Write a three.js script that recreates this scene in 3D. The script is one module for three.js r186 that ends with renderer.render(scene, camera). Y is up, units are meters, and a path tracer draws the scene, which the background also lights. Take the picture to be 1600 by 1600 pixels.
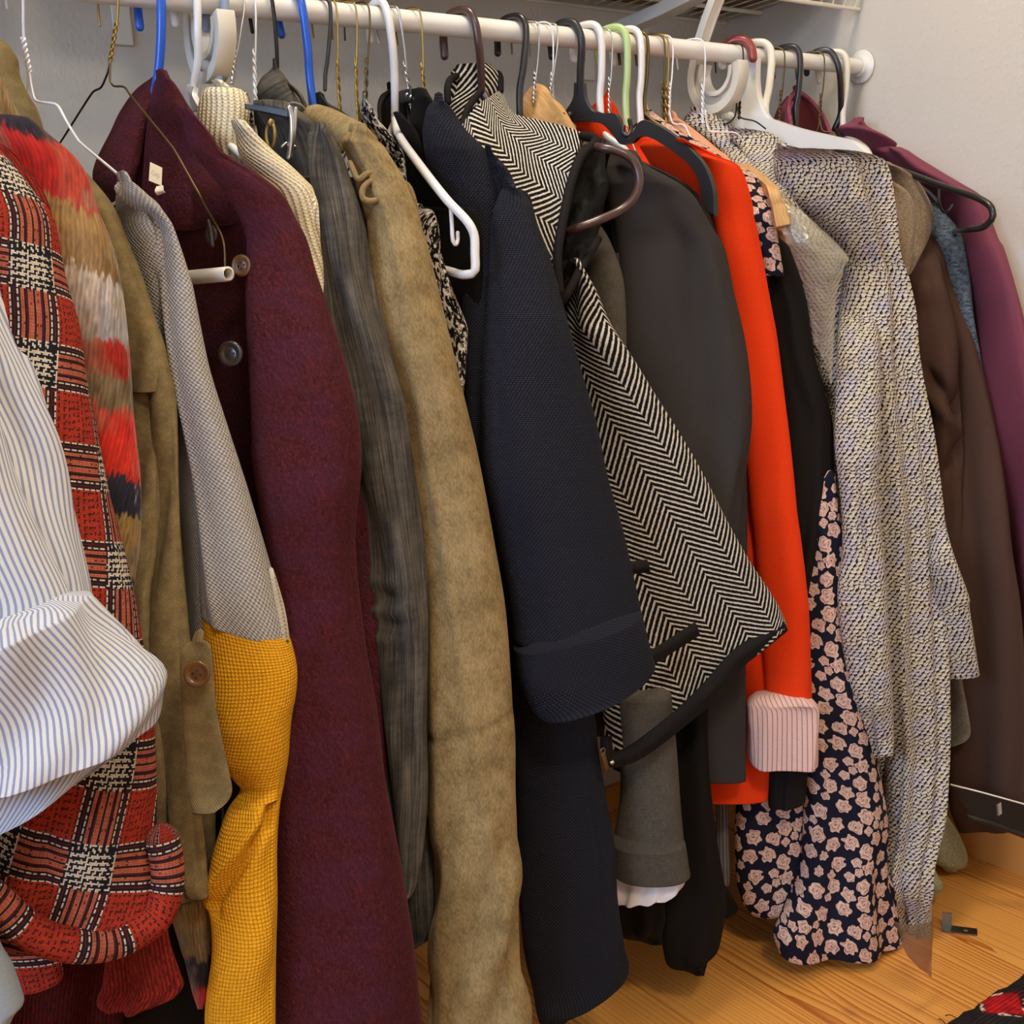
import * as THREE from 'three';
import { mergeGeometries } from 'three/addons/utils/BufferGeometryUtils.js';
import { RoundedBoxGeometry } from 'three/addons/geometries/RoundedBoxGeometry.js';
import { RectAreaLightUniformsLib } from 'three/addons/lights/RectAreaLightUniformsLib.js';

// ---------------------------------------------------------------- camera, light, exposure
const scene = new THREE.Scene();
const FOCAL = 1810.8;                                   // pixels for a 1600-pixel frame
const camera = new THREE.PerspectiveCamera(2 * Math.atan(800 / FOCAL) * 180 / Math.PI, 1, 0.02, 30);
const CAM = new THREE.Vector3(-1.233917, 0.897744, 1.233077);
const RIGHT = new THREE.Vector3(0.821549, -0.053673, 0.567606).normalize();
const UP = new THREE.Vector3(0.145768, 0.982244, -0.118102).normalize();
const FWD = new THREE.Vector3().crossVectors(UP, RIGHT).normalize();
UP.crossVectors(RIGHT, FWD).normalize();
camera.position.copy(CAM);
camera.quaternion.setFromRotationMatrix(new THREE.Matrix4().makeBasis(RIGHT, UP, FWD.clone().negate()));
scene.add(camera);

const renderer = new THREE.WebGLRenderer({ antialias: true });
renderer.toneMapping = THREE.LinearToneMapping;
renderer.toneMappingExposure = 1.25;
renderer.shadowMap.enabled = true;
renderer.shadowMap.type = THREE.PCFSoftShadowMap;
RectAreaLightUniformsLib.init();

const SKY_STRENGTH = 10.0;                               // cool daylight through the window
scene.background = new THREE.Color(0.44, 0.64, 1.0);
scene.backgroundIntensity = SKY_STRENGTH;
const LAMP_NEAR = { x: -0.55, z: 0.38, power: 44 };      // warm ceiling lamp over the front of the closet
const LAMP_ROOM = { x: -1.0, z: 1.85, power: 50 };      // warm ceiling lamp in the middle of the room
const WARM = new THREE.Color(1.0, 0.88, 0.72);

const ROD_Y = 1.222, WALL_X = 0.2976, BACK_Z = -0.29, ROOM_X = -3.3, ROOM_Z = 2.8, CEIL = 2.45;

// ---------------------------------------------------------------- small maths
const V = (x, y, z) => new THREE.Vector3(x, y, z);
const lerp = (a, b, t) => a + (b - a) * t;
const clamp = (x, a, b) => Math.min(b, Math.max(a, x));
const sstep = (a, b, x) => { const t = clamp((x - a) / (b - a), 0, 1); return t * t * (3 - 2 * t); };
function ray(px, py) {
  return V(0, 0, 0).addScaledVector(RIGHT, (px - 800) / FOCAL).addScaledVector(UP, -(py - 800) / FOCAL).add(FWD);
}
function W(px, py, z) { const r = ray(px, py); return CAM.clone().addScaledVector(r, (z - CAM.z) / r.z); }      // the point at distance z from the rod
function onWall(px, py) { const r = ray(px, py); return CAM.clone().addScaledVector(r, (WALL_X - CAM.x) / r.x); }
function onFloor(px, py) { const r = ray(px, py); return CAM.clone().addScaledVector(r, (0.001 - CAM.y) / r.y); }
function rng(s) { return () => { s = (s + 0x6D2B79F5) | 0; let t = Math.imul(s ^ (s >>> 15), 1 | s); t = (t + Math.imul(t ^ (t >>> 7), 61 | t)) ^ t; return ((t ^ (t >>> 14)) >>> 0) / 4294967296; }; }
function hash(i, j, s) { let h = Math.imul(i, 374761393) + Math.imul(j, 668265263) + Math.imul(s, 1442695041) | 0; h = Math.imul(h ^ (h >>> 13), 1274126177); return ((h ^ (h >>> 16)) >>> 0) / 4294967296; }
function vn(x, y, P, Q, s) {                           // value noise that repeats every P, Q cells
  const i = Math.floor(x), j = Math.floor(y), fx = x - i, fy = y - j, u = fx * fx * (3 - 2 * fx), v = fy * fy * (3 - 2 * fy);
  const m = (a, n) => ((a % n) + n) % n, i0 = m(i, P), i1 = m(i + 1, P), j0 = m(j, Q), j1 = m(j + 1, Q);
  return lerp(lerp(hash(i0, j0, s), hash(i1, j0, s), u), lerp(hash(i0, j1, s), hash(i1, j1, s), u), v);
}
function fbm(u, v, P, Q, o, s) { let a = 0, w = .5, t = 0; for (let k = 0; k < o; k++) { a += w * vn(u * P, v * Q, P, Q, s + k); t += w; w *= .55; P *= 2; Q *= 2; } return a / t; }
function n3(x, y, z, s) { const a = vn(x + 100, y + 100, 4096, 4096, s), b = vn(y + 200, z + 200, 4096, 4096, s + 7), c = vn(z + 300, x + 300, 4096, 4096, s + 13); return (a + b + c) * 2 / 3 - 1; }

// ---------------------------------------------------------------- materials
const S = (hex) => { const c = new THREE.Color(hex); return c; };
function tex(w, h, tile, fn) {                         // fn(u, v) gives r, g, b (0..255) and height (0..1)
  const c = new Uint8Array(w * h * 4), b = new Uint8Array(w * h * 4);
  for (let y = 0; y < h; y++) for (let x = 0; x < w; x++) {
    const p = fn((x + .5) / w, (y + .5) / h), k = (y * w + x) * 4;
    for (let q = 0; q < 3; q++) { c[k + q] = clamp(Math.round(p[q]), 0, 255); b[k + q] = clamp(Math.round(p[3] * 255), 0, 255); }
    c[k + 3] = b[k + 3] = 255;
  }
  const mk = (d) => { const t = new THREE.DataTexture(d, w, h, THREE.RGBAFormat); t.wrapS = t.wrapT = THREE.RepeatWrapping; t.magFilter = THREE.LinearFilter; t.minFilter = THREE.LinearMipmapLinearFilter; t.generateMipmaps = true; t.needsUpdate = true; return t; };
  const map = mk(c); map.colorSpace = THREE.SRGBColorSpace;
  return { map, bump: mk(b), tile };
}
function cloth(t, o = {}) {
  const m = new THREE.MeshPhysicalMaterial({ color: o.color ?? 0xffffff, roughness: o.rough ?? .93, metalness: 0, side: THREE.DoubleSide, specularIntensity: o.spec ?? .35 });
  if (t) { if (!o.noMap) m.map = t.map; m.bumpMap = t.bump; m.bumpScale = o.bump ?? .0006; m.userData.tile = t.tile; }
  if (o.sheen) { m.sheen = o.sheen; m.sheenRoughness = .6; m.sheenColor = new THREE.Color(o.sheenColor ?? 0xffffff); }
  return m;
}
const mixc = (a, b, t) => [lerp(a[0], b[0], t), lerp(a[1], b[1], t), lerp(a[2], b[2], t)];
const mulc = (a, k) => [a[0] * k, a[1] * k, a[2] * k];
const TAU = Math.PI * 2, fr = (x) => x - Math.floor(x);
const T = {};
// blue-grey stripes on off-white cotton
T.stripe = tex(256, 256, [.0150, .0150], (u, v) => {
  const n = fbm(u, v, 64, 64, 2, 3), e = fr(u * 3), w = sstep(.04, .12, e) * (1 - sstep(.44, .52, e)), weave = .93 + .1 * n;
  return [...mulc(mixc([216, 213, 207], [132, 140, 166], w * (.85 + .4 * (n - .5))), weave), .5 + .4 * (n - .5)];
});
// flannel: red blocks, black-and-cream checks, pink and cream lines, woven as a twill
{
  const N = 56, NA = 27, BK = [34, 31, 40], CR = [224, 210, 186], SA = [192, 108, 82], DR = [84, 32, 32], RD = [184, 56, 36];
  const LINE = [CR, BK, DR, BK, CR, BK, SA, SA, BK, DR, SA, SA, SA, BK, SA, SA, SA, DR, BK, SA, SA, BK, CR, BK, DR, BK, CR];
  T.plaid = tex(896, 896, [.078, .078], (u, v) => {
    const q = fbm(u, v, 20, 20, 2, 8) - .5, i = Math.floor(u * N), j = Math.floor(v * N), fx = fr(u * N), fy = fr(v * N), tw = ((i + j) & 3) < 2, ai = i < NA, bj = j < NA;
    let over = tw, c;
    if (!ai && !bj) c = ((i % 3 === 0 && tw) || (j % 4 === 0 && !tw)) && hash(i, j, 3) > .2 ? [92, 36, 30] : RD;
    else if (ai && bj) { const pk = (k) => Math.abs(k - 13) < 4 ? (k % 3 ? CR : BK) : Math.abs(k - 13) < 10 ? ((k >> 1) & 1 ? CR : BK) : k % 5 === 0 ? CR : BK; c = tw ? pk(i) : pk(j); }
    else { const k = ai ? i : j, o = ai ? j : i, l = LINE[k], dash = l === CR; over = ai; c = dash && o % 4 > 2 ? DR : hash(k, o, 6) > .93 ? DR : l; if (l === SA && o % 2 === 0) c = [186, 92, 66]; }
    const h = over ? Math.sin(fx * Math.PI) : Math.sin(fy * Math.PI), n = fbm(u, v, 128, 128, 2, 9);
    return [...mulc(c, .76 + .2 * h + .24 * (n - .5) + .2 * q), .3 + .5 * h + .3 * (n - .5)];
  });
  // brushed blanket check: wide bands with feathered edges
  const bands = [[178, 40, 32], [178, 40, 32], [150, 116, 66], [136, 106, 66], [196, 184, 170], [178, 170, 166], [176, 48, 34], [112, 92, 64], [206, 48, 36], [204, 50, 36], [44, 42, 54], [150, 120, 70], [128, 106, 72], [46, 40, 48]];
  T.blanket = tex(512, 1024, [.22, .40], (u, v) => {
    const f1 = fbm(u, v, 90, 40, 3, 21), f2 = fbm(u, v, 12, 20, 3, 25), q = v * 14 + (f1 - .5) * .7 + (f2 - .5) * .5, k = Math.floor(q), t = sstep(.75, 1, q - k);
    const m = (a) => bands[((a % 14) + 14) % 14], c = mixc(m(k), m(k + 1), t);
    const cross = sstep(.3, .36, fr(u * 2 + (f1 - .5) * .05)) * (1 - sstep(.62, .68, fr(u * 2 + (f1 - .5) * .05)));
    const d = mixc(c, mixc(c, [188, 150, 110], .28), cross), rib = .5 + .5 * Math.sin(u * TAU * 62 + f2 * 4);
    const bl = fbm(u, v, 7, 9, 3, 28); return [...mulc(mixc(d, [170, 150, 120], sstep(.58, .78, bl) * .45), .66 + .42 * f1 + .1 * rib), .2 + .6 * f1 + .2 * rib];
  });
  T.fuzzred = tex(256, 256, [.08, .08], (u, v) => { const f = fbm(u, v, 40, 24, 3, 31), r = .5 + .5 * Math.sin(u * TAU * 22 + f * 5); return [...mulc(mixc([92, 22, 18], [166, 44, 28], f), .7 + .4 * r), .5 * f + .5 * r]; });
}
T.twill = tex(256, 256, [.036, .036], (u, v) => {
  const d = .5 + .5 * Math.sin((u + v) * TAU * 16), n = fbm(u, v, 32, 32, 3, 41), m = fbm(u, v, 4, 4, 3, 44);
  return [...mulc(mixc([104, 88, 56], [156, 136, 94], n * .5 + d * .5), .82 + .3 * m), .3 * n + .6 * d];
});
T.waffle = tex(512, 512, [.048, .048], (u, v) => {
  const a = Math.sin((u + v) * TAU * 11), b = Math.sin((u - v) * TAU * 11), h = sstep(-.9, .9, a * .5 + b * .5 + Math.abs(a * b) * .3), n = fbm(u, v, 90, 90, 2, 51);
  return [...mulc(mixc([132, 125, 116], [192, 186, 176], h), .86 + .26 * n), .8 * h + .2 * n];
});
T.wafflegold = tex(512, 512, [.044, .044], (u, v) => {
  const a = Math.abs(Math.sin(u * Math.PI * 13)), b = Math.abs(Math.sin(v * Math.PI * 13)), h = Math.pow(a, .6) * Math.pow(b, .5), n = fbm(u, v, 90, 90, 2, 56);
  return [...mulc(mixc([204, 130, 12], [244, 176, 38], sstep(.05, .55, h)), .86 + .24 * n), .8 * h + .2 * n];
});
T.wool = tex(512, 512, [.12, .12], (u, v) => {
  const n = fbm(u, v, 48, 48, 4, 61), c = fbm(u, v, 90, 40, 3, 66), m = fbm(u, v, 5, 5, 3, 63), curl = Math.abs(fbm(u, v, 40, 40, 2, 68) - .5) * 2;
  const hair = curl < .05 ? 1 : 0;
  return [...mulc(mixc(mixc([60, 20, 23], [94, 36, 40], n), [78, 31, 43], sstep(.4, .75, m)), .66 + .5 * c + hair * .16), .6 * n + .4 * c];
});
T.creamknit = tex(256, 256, [.036, .036], (u, v) => {
  const a = fr(u * 6), s = Math.abs(fr(v * 10 + Math.abs(a - .5) * 1.1) - .5) * 2, rib = Math.sin(a * Math.PI), hole = (a < .12 || a > .88) && fr(v * 10) < .4 ? 1 : 0, n = fbm(u, v, 40, 40, 2, 71);
  const h = rib * (.6 + .4 * s);
  return [...mulc(mixc(mixc([206, 184, 138], [250, 238, 204], .35 + .65 * h), [150, 122, 80], hole * .75), .9 + .14 * n), (1 - hole) * h];
});
T.denim = tex(512, 512, [.10, .24], (u, v) => {
  const s = fbm(u, v, 70, 6, 3, 81), m = fbm(u, v, 5, 4, 3, 84), d = .5 + .5 * Math.sin((u * 70 - v * 160) * TAU), n = fbm(u, v, 200, 200, 1, 88), x = fbm(u, v, 10, 50, 2, 89);
  const k = clamp((s - .3) * 1.2 * .55 + (m - .3) * .6 + (x - .5) * .16, 0, 1);
  return [...mulc(mixc([50, 47, 43], [156, 146, 126], k), .82 + .12 * d + .18 * n), .3 * d + .4 * n + .3 * s];
});
T.suede = tex(512, 512, [.16, .16], (u, v) => {
  const n = fbm(u, v, 10, 10, 4, 91), f = fbm(u + n * .03, v, 110, 60, 3, 95), m = fbm(u, v, 4, 3, 3, 97);
  return [...mulc(mixc([112, 92, 56], [166, 142, 98], sstep(.2, .8, f * .28 + n * .38 + m * .4)), .92 + .12 * f), .5 * f + .4 * n];
});
T.navy = tex(256, 256, [.032, .032], (u, v) => {
  const k = 8, j = Math.floor(v * k * 2), x = fr(u * k + (j & 1) * .5), y = fr(v * k * 2), h = sstep(.0, .8, Math.sin(x * Math.PI) * Math.sin(y * Math.PI) * 1.2 + (x - y) * .2), n = fbm(u, v, 60, 60, 2, 101);
  return [...mulc(mixc([19, 19, 24], [54, 54, 66], h), .9 + .25 * (n - .5)), h];
});
{
  const CW = .034, ST = .0082;                         // column width, stripe period
  T.herring = tex(1024, 512, [CW * 4, ST * 9], (u, v) => {
    const c = u * 4, i = Math.floor(c), x = c - i, wob = (fbm(u, v, 40, 40, 2, 111) - .5) * .16;
    const dir = (i & 1) ? 1 : -1, p = fr(v * 9 + dir * x * (CW / ST) + wob), w = sstep(.08, .2, p) * (1 - sstep(.5, .62, p)), strand = .5 + .5 * Math.sin((v * 9 * 2 - dir * x * CW / ST * 2) * TAU * 1.5), n = fbm(u, v, 200, 100, 2, 114);
    return [...mulc(mixc([24, 21, 20], [232, 222, 204], w), .78 + .16 * strand + .24 * (n - .3)), .2 + .6 * w + .2 * strand];
  });
}
T.charcoal = tex(256, 256, [.02, .02], (u, v) => { const d = .5 + .5 * Math.sin((u + v) * TAU * 20), n = fbm(u, v, 40, 40, 3, 121); return [...mulc([62, 57, 54], .84 + .12 * d + .3 * (n - .35)), .5 * d + .5 * n]; });
T.plainfine = tex(256, 256, [.024, .024], (u, v) => { const n = fbm(u, v, 50, 50, 3, 131), a = .5 + .5 * Math.sin(u * TAU * 24), b = .5 + .5 * Math.sin(v * TAU * 24); return [...mulc([255, 255, 255], .78 + .14 * n + .07 * (a + b)), .4 * n + .3 * (a + b)]; });
T.linen = tex(256, 256, [.04, .04], (u, v) => { const a = fbm(u, v, 80, 8, 2, 136), b = fbm(u, v, 8, 80, 2, 138); return [...mulc([82, 76, 66], .7 + .3 * a + .3 * b), .5 * a + .5 * b]; });
{
  const R = rng(77), fl = [];
  for (let k = 0; k < 6000 && fl.length < 150; k++) {
    const x = R(), y = R(), r = fl.length < 26 ? .074 + R() * .014 : fl.length < 62 ? .045 + R() * .01 : .024 + R() * .01;
    if (fl.every((f) => { const dx = Math.abs(f[0] - x), dy = Math.abs(f[1] - y); return Math.hypot(Math.min(dx, 1 - dx), Math.min(dy, 1 - dy)) > (f[2] + r) * .96; })) fl.push([x, y, r, R() * TAU, 4 + Math.floor(R() * 3), R() * TAU]);
  }
  T.floral = tex(1024, 1024, [.136, .136], (u, v) => {
    let c = [26, 26, 42]; const n = fbm(u, v, 100, 100, 2, 141), wob = fbm(u, v, 26, 26, 2, 145) - .5;
    for (const f of fl) {
      let dx = u - f[0], dy = v - f[1]; dx -= Math.round(dx); dy -= Math.round(dy);
      const d = Math.hypot(dx, dy); if (d > f[2] * 1.25) continue;
      const a = Math.atan2(dy, dx) + f[3], e = f[2] * (.88 + .10 * Math.cos(a * f[4]) + .5 * wob);
      if (d < e) {
        const q = d / e + wob * .25; c = mixc([198, 158, 140], [226, 192, 172], fr(q * 1.3 + a * .3));
        if (f[2] > .04) { const s = Math.abs(fr(q * 2.3 + (a + f[5]) / TAU) - .5); if (s < .09 && q > .12 && q < .86 && Math.sin(a * 3 + f[5]) > -.5) c = [92, 66, 72]; if (q < .1) c = [110, 72, 70]; }
        else if (q < .22) c = [120, 84, 80];
      }
    }
    return [...mulc(c, .88 + .2 * n), n];
  });
}
T.marl = tex(1024, 1024, [.072, .072], (u, v) => {     // knit ridges of a cream yarn with black between, patches of lilac and straw
  const rows = 14, q = v * rows + (fbm(u, v, 14, 10, 2, 151) - .5) * .9, j = Math.floor(q), y = q - j, jj = ((j % rows) + rows) % rows;
  const cols = 10, x0 = u * cols + jj * .5 + hash(jj, 3, 5) * .5, i = Math.floor(x0), x = x0 - i, ii = ((i % cols) + cols) % cols;
  const hh = hash(ii, jj, 9), slope = (x - .5) * (.7 + .5 * hh), cy = .5 + slope * .6 + (hh - .5) * .2;
  const dy = (y - cy) / (.44 + .12 * hash(ii, jj, 12)), dx = (x - .5) / .66, d = dx * dx + dy * dy, h = clamp(1 - d, 0, 1), strand = .5 + .5 * Math.sin((x * 2.2 + y * 1.6) * TAU * 1.2), n = fbm(u, v, 160, 160, 2, 155);
  const pt = fbm(u, v, 3, 3, 2, 158), base = mixc(mixc([236, 224, 204], [222, 212, 212], sstep(.5, .7, pt)), [234, 220, 184], sstep(.5, .3, pt) * .8);
  return [...mulc(mixc([42, 39, 41], base, sstep(.0, .24, h)), .78 + .14 * strand + .22 * (n - .3)), Math.sqrt(h) * .9 + .1 * n];
});
T.boucle = tex(512, 512, [.06, .06], (u, v) => { const a = fbm(u, v, 26, 12, 3, 161), b = fbm(u, v, 60, 30, 2, 165), k = sstep(.44, .56, a * .7 + b * .3); return [...mulc(mixc([24, 22, 24], [224, 212, 192], k), .8 + .3 * b), k * .7 + .3 * b]; });
T.pink = tex(256, 256, [.026, .026], (u, v) => { const e = fr(u * 4), w = sstep(.0, .06, e) * (1 - sstep(.16, .24, e)), n = fbm(u, v, 50, 50, 2, 171); return [...mulc(mixc([240, 200, 188], [158, 118, 116], w), .92 + .14 * n), n]; });
T.fleece = tex(256, 256, [.05, .05], (u, v) => { const n = fbm(u, v, 24, 24, 4, 181), f = fbm(u, v, 60, 30, 2, 184); return [...mulc([255, 255, 255], .6 + .3 * n + .3 * f), .6 * n + .4 * f]; });
T.fluff = tex(256, 256, [.06, .06], (u, v) => { const n = fbm(u, v, 14, 20, 4, 191), f = fbm(u, v, 70, 40, 2, 194); return [...mulc([255, 255, 255], .35 + .6 * n + .25 * f), .7 * n + .3 * f]; });
T.rug = tex(512, 512, [.5, .5], (u, v) => {
  const n = fbm(u, v, 80, 80, 2, 201), w = fbm(u, v, 9, 9, 2, 204), du = Math.abs(fr(u * 3 + .68 + (w - .5) * .1) - .5), dv = Math.abs(fr(v * 3 + .62) - .5), d = du + dv;
  let c = [40, 34, 34]; if (d < .19) c = [186, 26, 30]; else if (d < .235) c = n > .5 ? [214, 190, 170] : [90, 26, 30]; else if (d > .8) c = [168, 130, 78];
  return [...mulc(c, .7 + .5 * n), .5 + .5 * Math.sin(v * TAU * 90) * .5 + n * .2];
});
T.peel = tex(512, 512, [.16, .16], (u, v) => { const a = fbm(u, v, 36, 26, 3, 211), b = fbm(u, v, 14, 10, 2, 214); return [255, 255, 255, sstep(.4, .75, a) * .7 + b * .3]; });
T.crinkle = tex(512, 512, [.2, .2], (u, v) => { const a = Math.abs(fbm(u, v, 9, 7, 3, 221) - .5) * 2, b = Math.abs(fbm(u, v, 22, 16, 2, 224) - .5) * 2; return [255, 255, 255, a * .7 + b * .3]; });

const M = {
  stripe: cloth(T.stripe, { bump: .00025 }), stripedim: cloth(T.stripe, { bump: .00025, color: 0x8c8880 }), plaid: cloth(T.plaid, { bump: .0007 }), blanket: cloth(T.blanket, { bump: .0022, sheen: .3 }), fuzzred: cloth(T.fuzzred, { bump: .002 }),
  twill: cloth(T.twill, { bump: .0005 }), waffle: cloth(T.waffle, { bump: .0011 }), gold: cloth(T.wafflegold, { bump: .0012 }),
  wool: cloth(T.wool, { bump: .0016, sheen: .35, sheenColor: 0xa05a5a }), cream: cloth(T.creamknit, { bump: .0016 }), denim: cloth(T.denim, { bump: .0005 }),
  suede: cloth(T.suede, { bump: .0008, sheen: .2, sheenColor: 0xd8c090 }), navy: cloth(T.navy, { bump: .0008 }), herring: cloth(T.herring, { bump: .0008 }),
  charcoal: cloth(T.charcoal, { bump: .0003 }), linen: cloth(T.linen, { bump: .0004 }), floral: cloth(T.floral, { bump: .0002 }), marl: cloth(T.marl, { bump: .0024 }),
  boucle: cloth(T.boucle, { bump: .0022 }), pink: cloth(T.pink, { bump: .0006 }),
  orange: cloth(T.plainfine, { color: 0xff4310, bump: .0003 }), black: cloth(T.plainfine, { color: 0x211c19, bump: .0003 }), blackdeep: cloth(T.plainfine, { color: 0x17130f, bump: .0003 }),
  satin: cloth(T.crinkle, { color: 0x0f0d0b, bump: .003, rough: .6, spec: .3, noMap: true }), binding: cloth(T.plainfine, { color: 0x1d1917, bump: .0003, rough: .8 }),
  trimgold: cloth(null, { color: 0xd8cdb8 }), whitelining: cloth(T.crinkle, { color: 0xe8dcd6, rough: .5, bump: .002, noMap: true }), peach: cloth(T.crinkle, { color: 0xe0a27e, rough: .5, bump: .002, noMap: true }),
  taupe: cloth(T.fleece, { color: 0xa08c74, bump: .001, sheen: .4 }), brown: cloth(T.plainfine, { color: 0x563e33, bump: .0003 }), bluefluff: cloth(T.fluff, { color: 0x7a8894, bump: .004 }),
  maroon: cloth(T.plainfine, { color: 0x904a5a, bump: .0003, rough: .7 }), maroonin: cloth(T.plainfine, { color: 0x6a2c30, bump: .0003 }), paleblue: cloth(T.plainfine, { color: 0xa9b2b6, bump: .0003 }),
  greycloth: cloth(T.fleece, { color: 0x8f8674, bump: .0006 }), sage: cloth(T.fleece, { color: 0xa9ab8a, bump: .0008 }), ribwhite: cloth(T.creamknit, { color: 0xd8d8e0, bump: .001 }),
  darkred: cloth(T.fuzzred, { color: 0x8a6a6a, bump: .001 }), rug: cloth(T.rug, { bump: .003 }), collarblank: cloth(T.blanket, { color: 0xffffff, bump: .002 }),
  stitch: cloth(null, { color: 0xb9a878 }),
};
const plastic = (c, o = {}) => new THREE.MeshPhysicalMaterial({ color: c, roughness: o.rough ?? .3, metalness: 0, clearcoat: .3, clearcoatRoughness: .25 });
const metal = (c, r = .3) => new THREE.MeshStandardMaterial({ color: c, roughness: r, metalness: 1 });
const P = {
  white: plastic(0xe9e6df), blue: plastic(0x0f58c8), slate: plastic(0x8795a8), brown: plastic(0x4a3028), black: plastic(0x201d1c), blackmatte: plastic(0x1b1817, { rough: .5 }), green: plastic(0xb6cf86), offwhite: plastic(0xe6dfca), red: plastic(0x8f3424),
  rod: new THREE.MeshPhysicalMaterial({ color: 0xe8e5dc, roughness: .38, clearcoat: .25, clearcoatRoughness: .3 }), bracket: plastic(0xe2dccd, { rough: .4 }), horn: plastic(0x3a2e26, { rough: .22 }), tan: plastic(0x6a4626, { rough: .3 }), amber: plastic(0x6a451c, { rough: .16 }),
  wood: null, chrome: metal(0xc9c9c9, .22), goldwire: metal(0xa88a4a, .35), darkwire: metal(0x3c3832, .4), silverwire: metal(0xbdbdb8, .3), whitewire: plastic(0xe8e8ea), paper: cloth(null, { color: 0xe4dccb }), iron: metal(0x8c8c86, .35), brass: metal(0x8f7a4c, .4), bronzewire: metal(0x6a5a3a, .4),
};
{
  const t = tex(256, 512, [.05, .12], (u, v) => { const w = fbm(u, v, 6, 2, 2, 231), g = .5 + .5 * Math.sin((u * 9 + w * 5) * TAU), n = fbm(u, v, 90, 8, 2, 234); return [...mulc(mixc([196, 144, 84], [230, 184, 122], g * .5 + n * .5), .95), n]; });
  P.wood = cloth(t, { rough: .45, bump: .0002, spec: .5 });
}
// ---------------------------------------------------------------- builders
const used = {};
function numbered(n) { used[n] = (used[n] ?? -1) + 1; return used[n] ? n + '_' + String(used[n]).padStart(3, '0') : n; }
function thing(name, label, category, base, group) {
  const o = new THREE.Group(); o.name = numbered(name); o.position.copy(base); o.userData = { label, category };
  if (group) o.userData.group = group;
  scene.add(o); return o;
}
function worldOf(parent) { const p = V(0, 0, 0); for (let q = parent; q && q !== scene; q = q.parent) p.add(q.position); return p; }
function part(parent, name, geo, mat, label) {         // geo in world coordinates
  const g = Array.isArray(geo) ? mergeGeometries(geo.map((q) => { const c = q.index ? q.toNonIndexed() : q; return c; })) : geo, w = worldOf(parent);
  g.translate(-w.x, -w.y, -w.z);
  const m = new THREE.Mesh(g, mat); m.name = name; m.castShadow = m.receiveShadow = true; if (label) m.userData.label = label;
  parent.add(m); return m;
}
function struct(name, geo, mat) { const m = new THREE.Mesh(Array.isArray(geo) ? mergeGeometries(geo.map((q) => q.index ? q.toNonIndexed() : q)) : geo, mat); m.name = name; m.userData.kind = 'structure'; m.castShadow = m.receiveShadow = true; scene.add(m); return m; }
function grid(n, m, P, uv) {                           // n x m points, P[i][j]
  const pos = [], tx = [], idx = [];
  for (let i = 0; i < n; i++) for (let j = 0; j < m; j++) { const p = P[i][j]; pos.push(p.x, p.y, p.z); tx.push(uv[i][j][0], uv[i][j][1]); }
  for (let i = 0; i < n - 1; i++) for (let j = 0; j < m - 1; j++) { const a = i * m + j, b = a + 1, c = a + m, d = c + 1; idx.push(a, c, b, b, c, d); }
  const g = new THREE.BufferGeometry();
  g.setAttribute('position', new THREE.Float32BufferAttribute(pos, 3)); g.setAttribute('uv', new THREE.Float32BufferAttribute(tx, 2)); g.setIndex(idx); g.computeVertexNormals();
  return g;
}
const Zf = (y) => .2 + (y - 300) / 1200 * .12;         // how far the front edge of the hanging row stands out, by height
function cr(a, t) {                                    // Catmull-Rom through an array of numbers
  const n = a.length - 1, x = clamp(t, 0, 1) * n, i = Math.min(n - 1, Math.floor(x)), f = x - i, p0 = a[Math.max(0, i - 1)], p1 = a[i], p2 = a[i + 1], p3 = a[Math.min(n, i + 2)];
  return .5 * (2 * p1 + (p2 - p0) * f + (2 * p0 - 5 * p1 + 4 * p2 - p3) * f * f + (3 * p1 - p0 - 3 * p2 + p3) * f * f * f);
}
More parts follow.
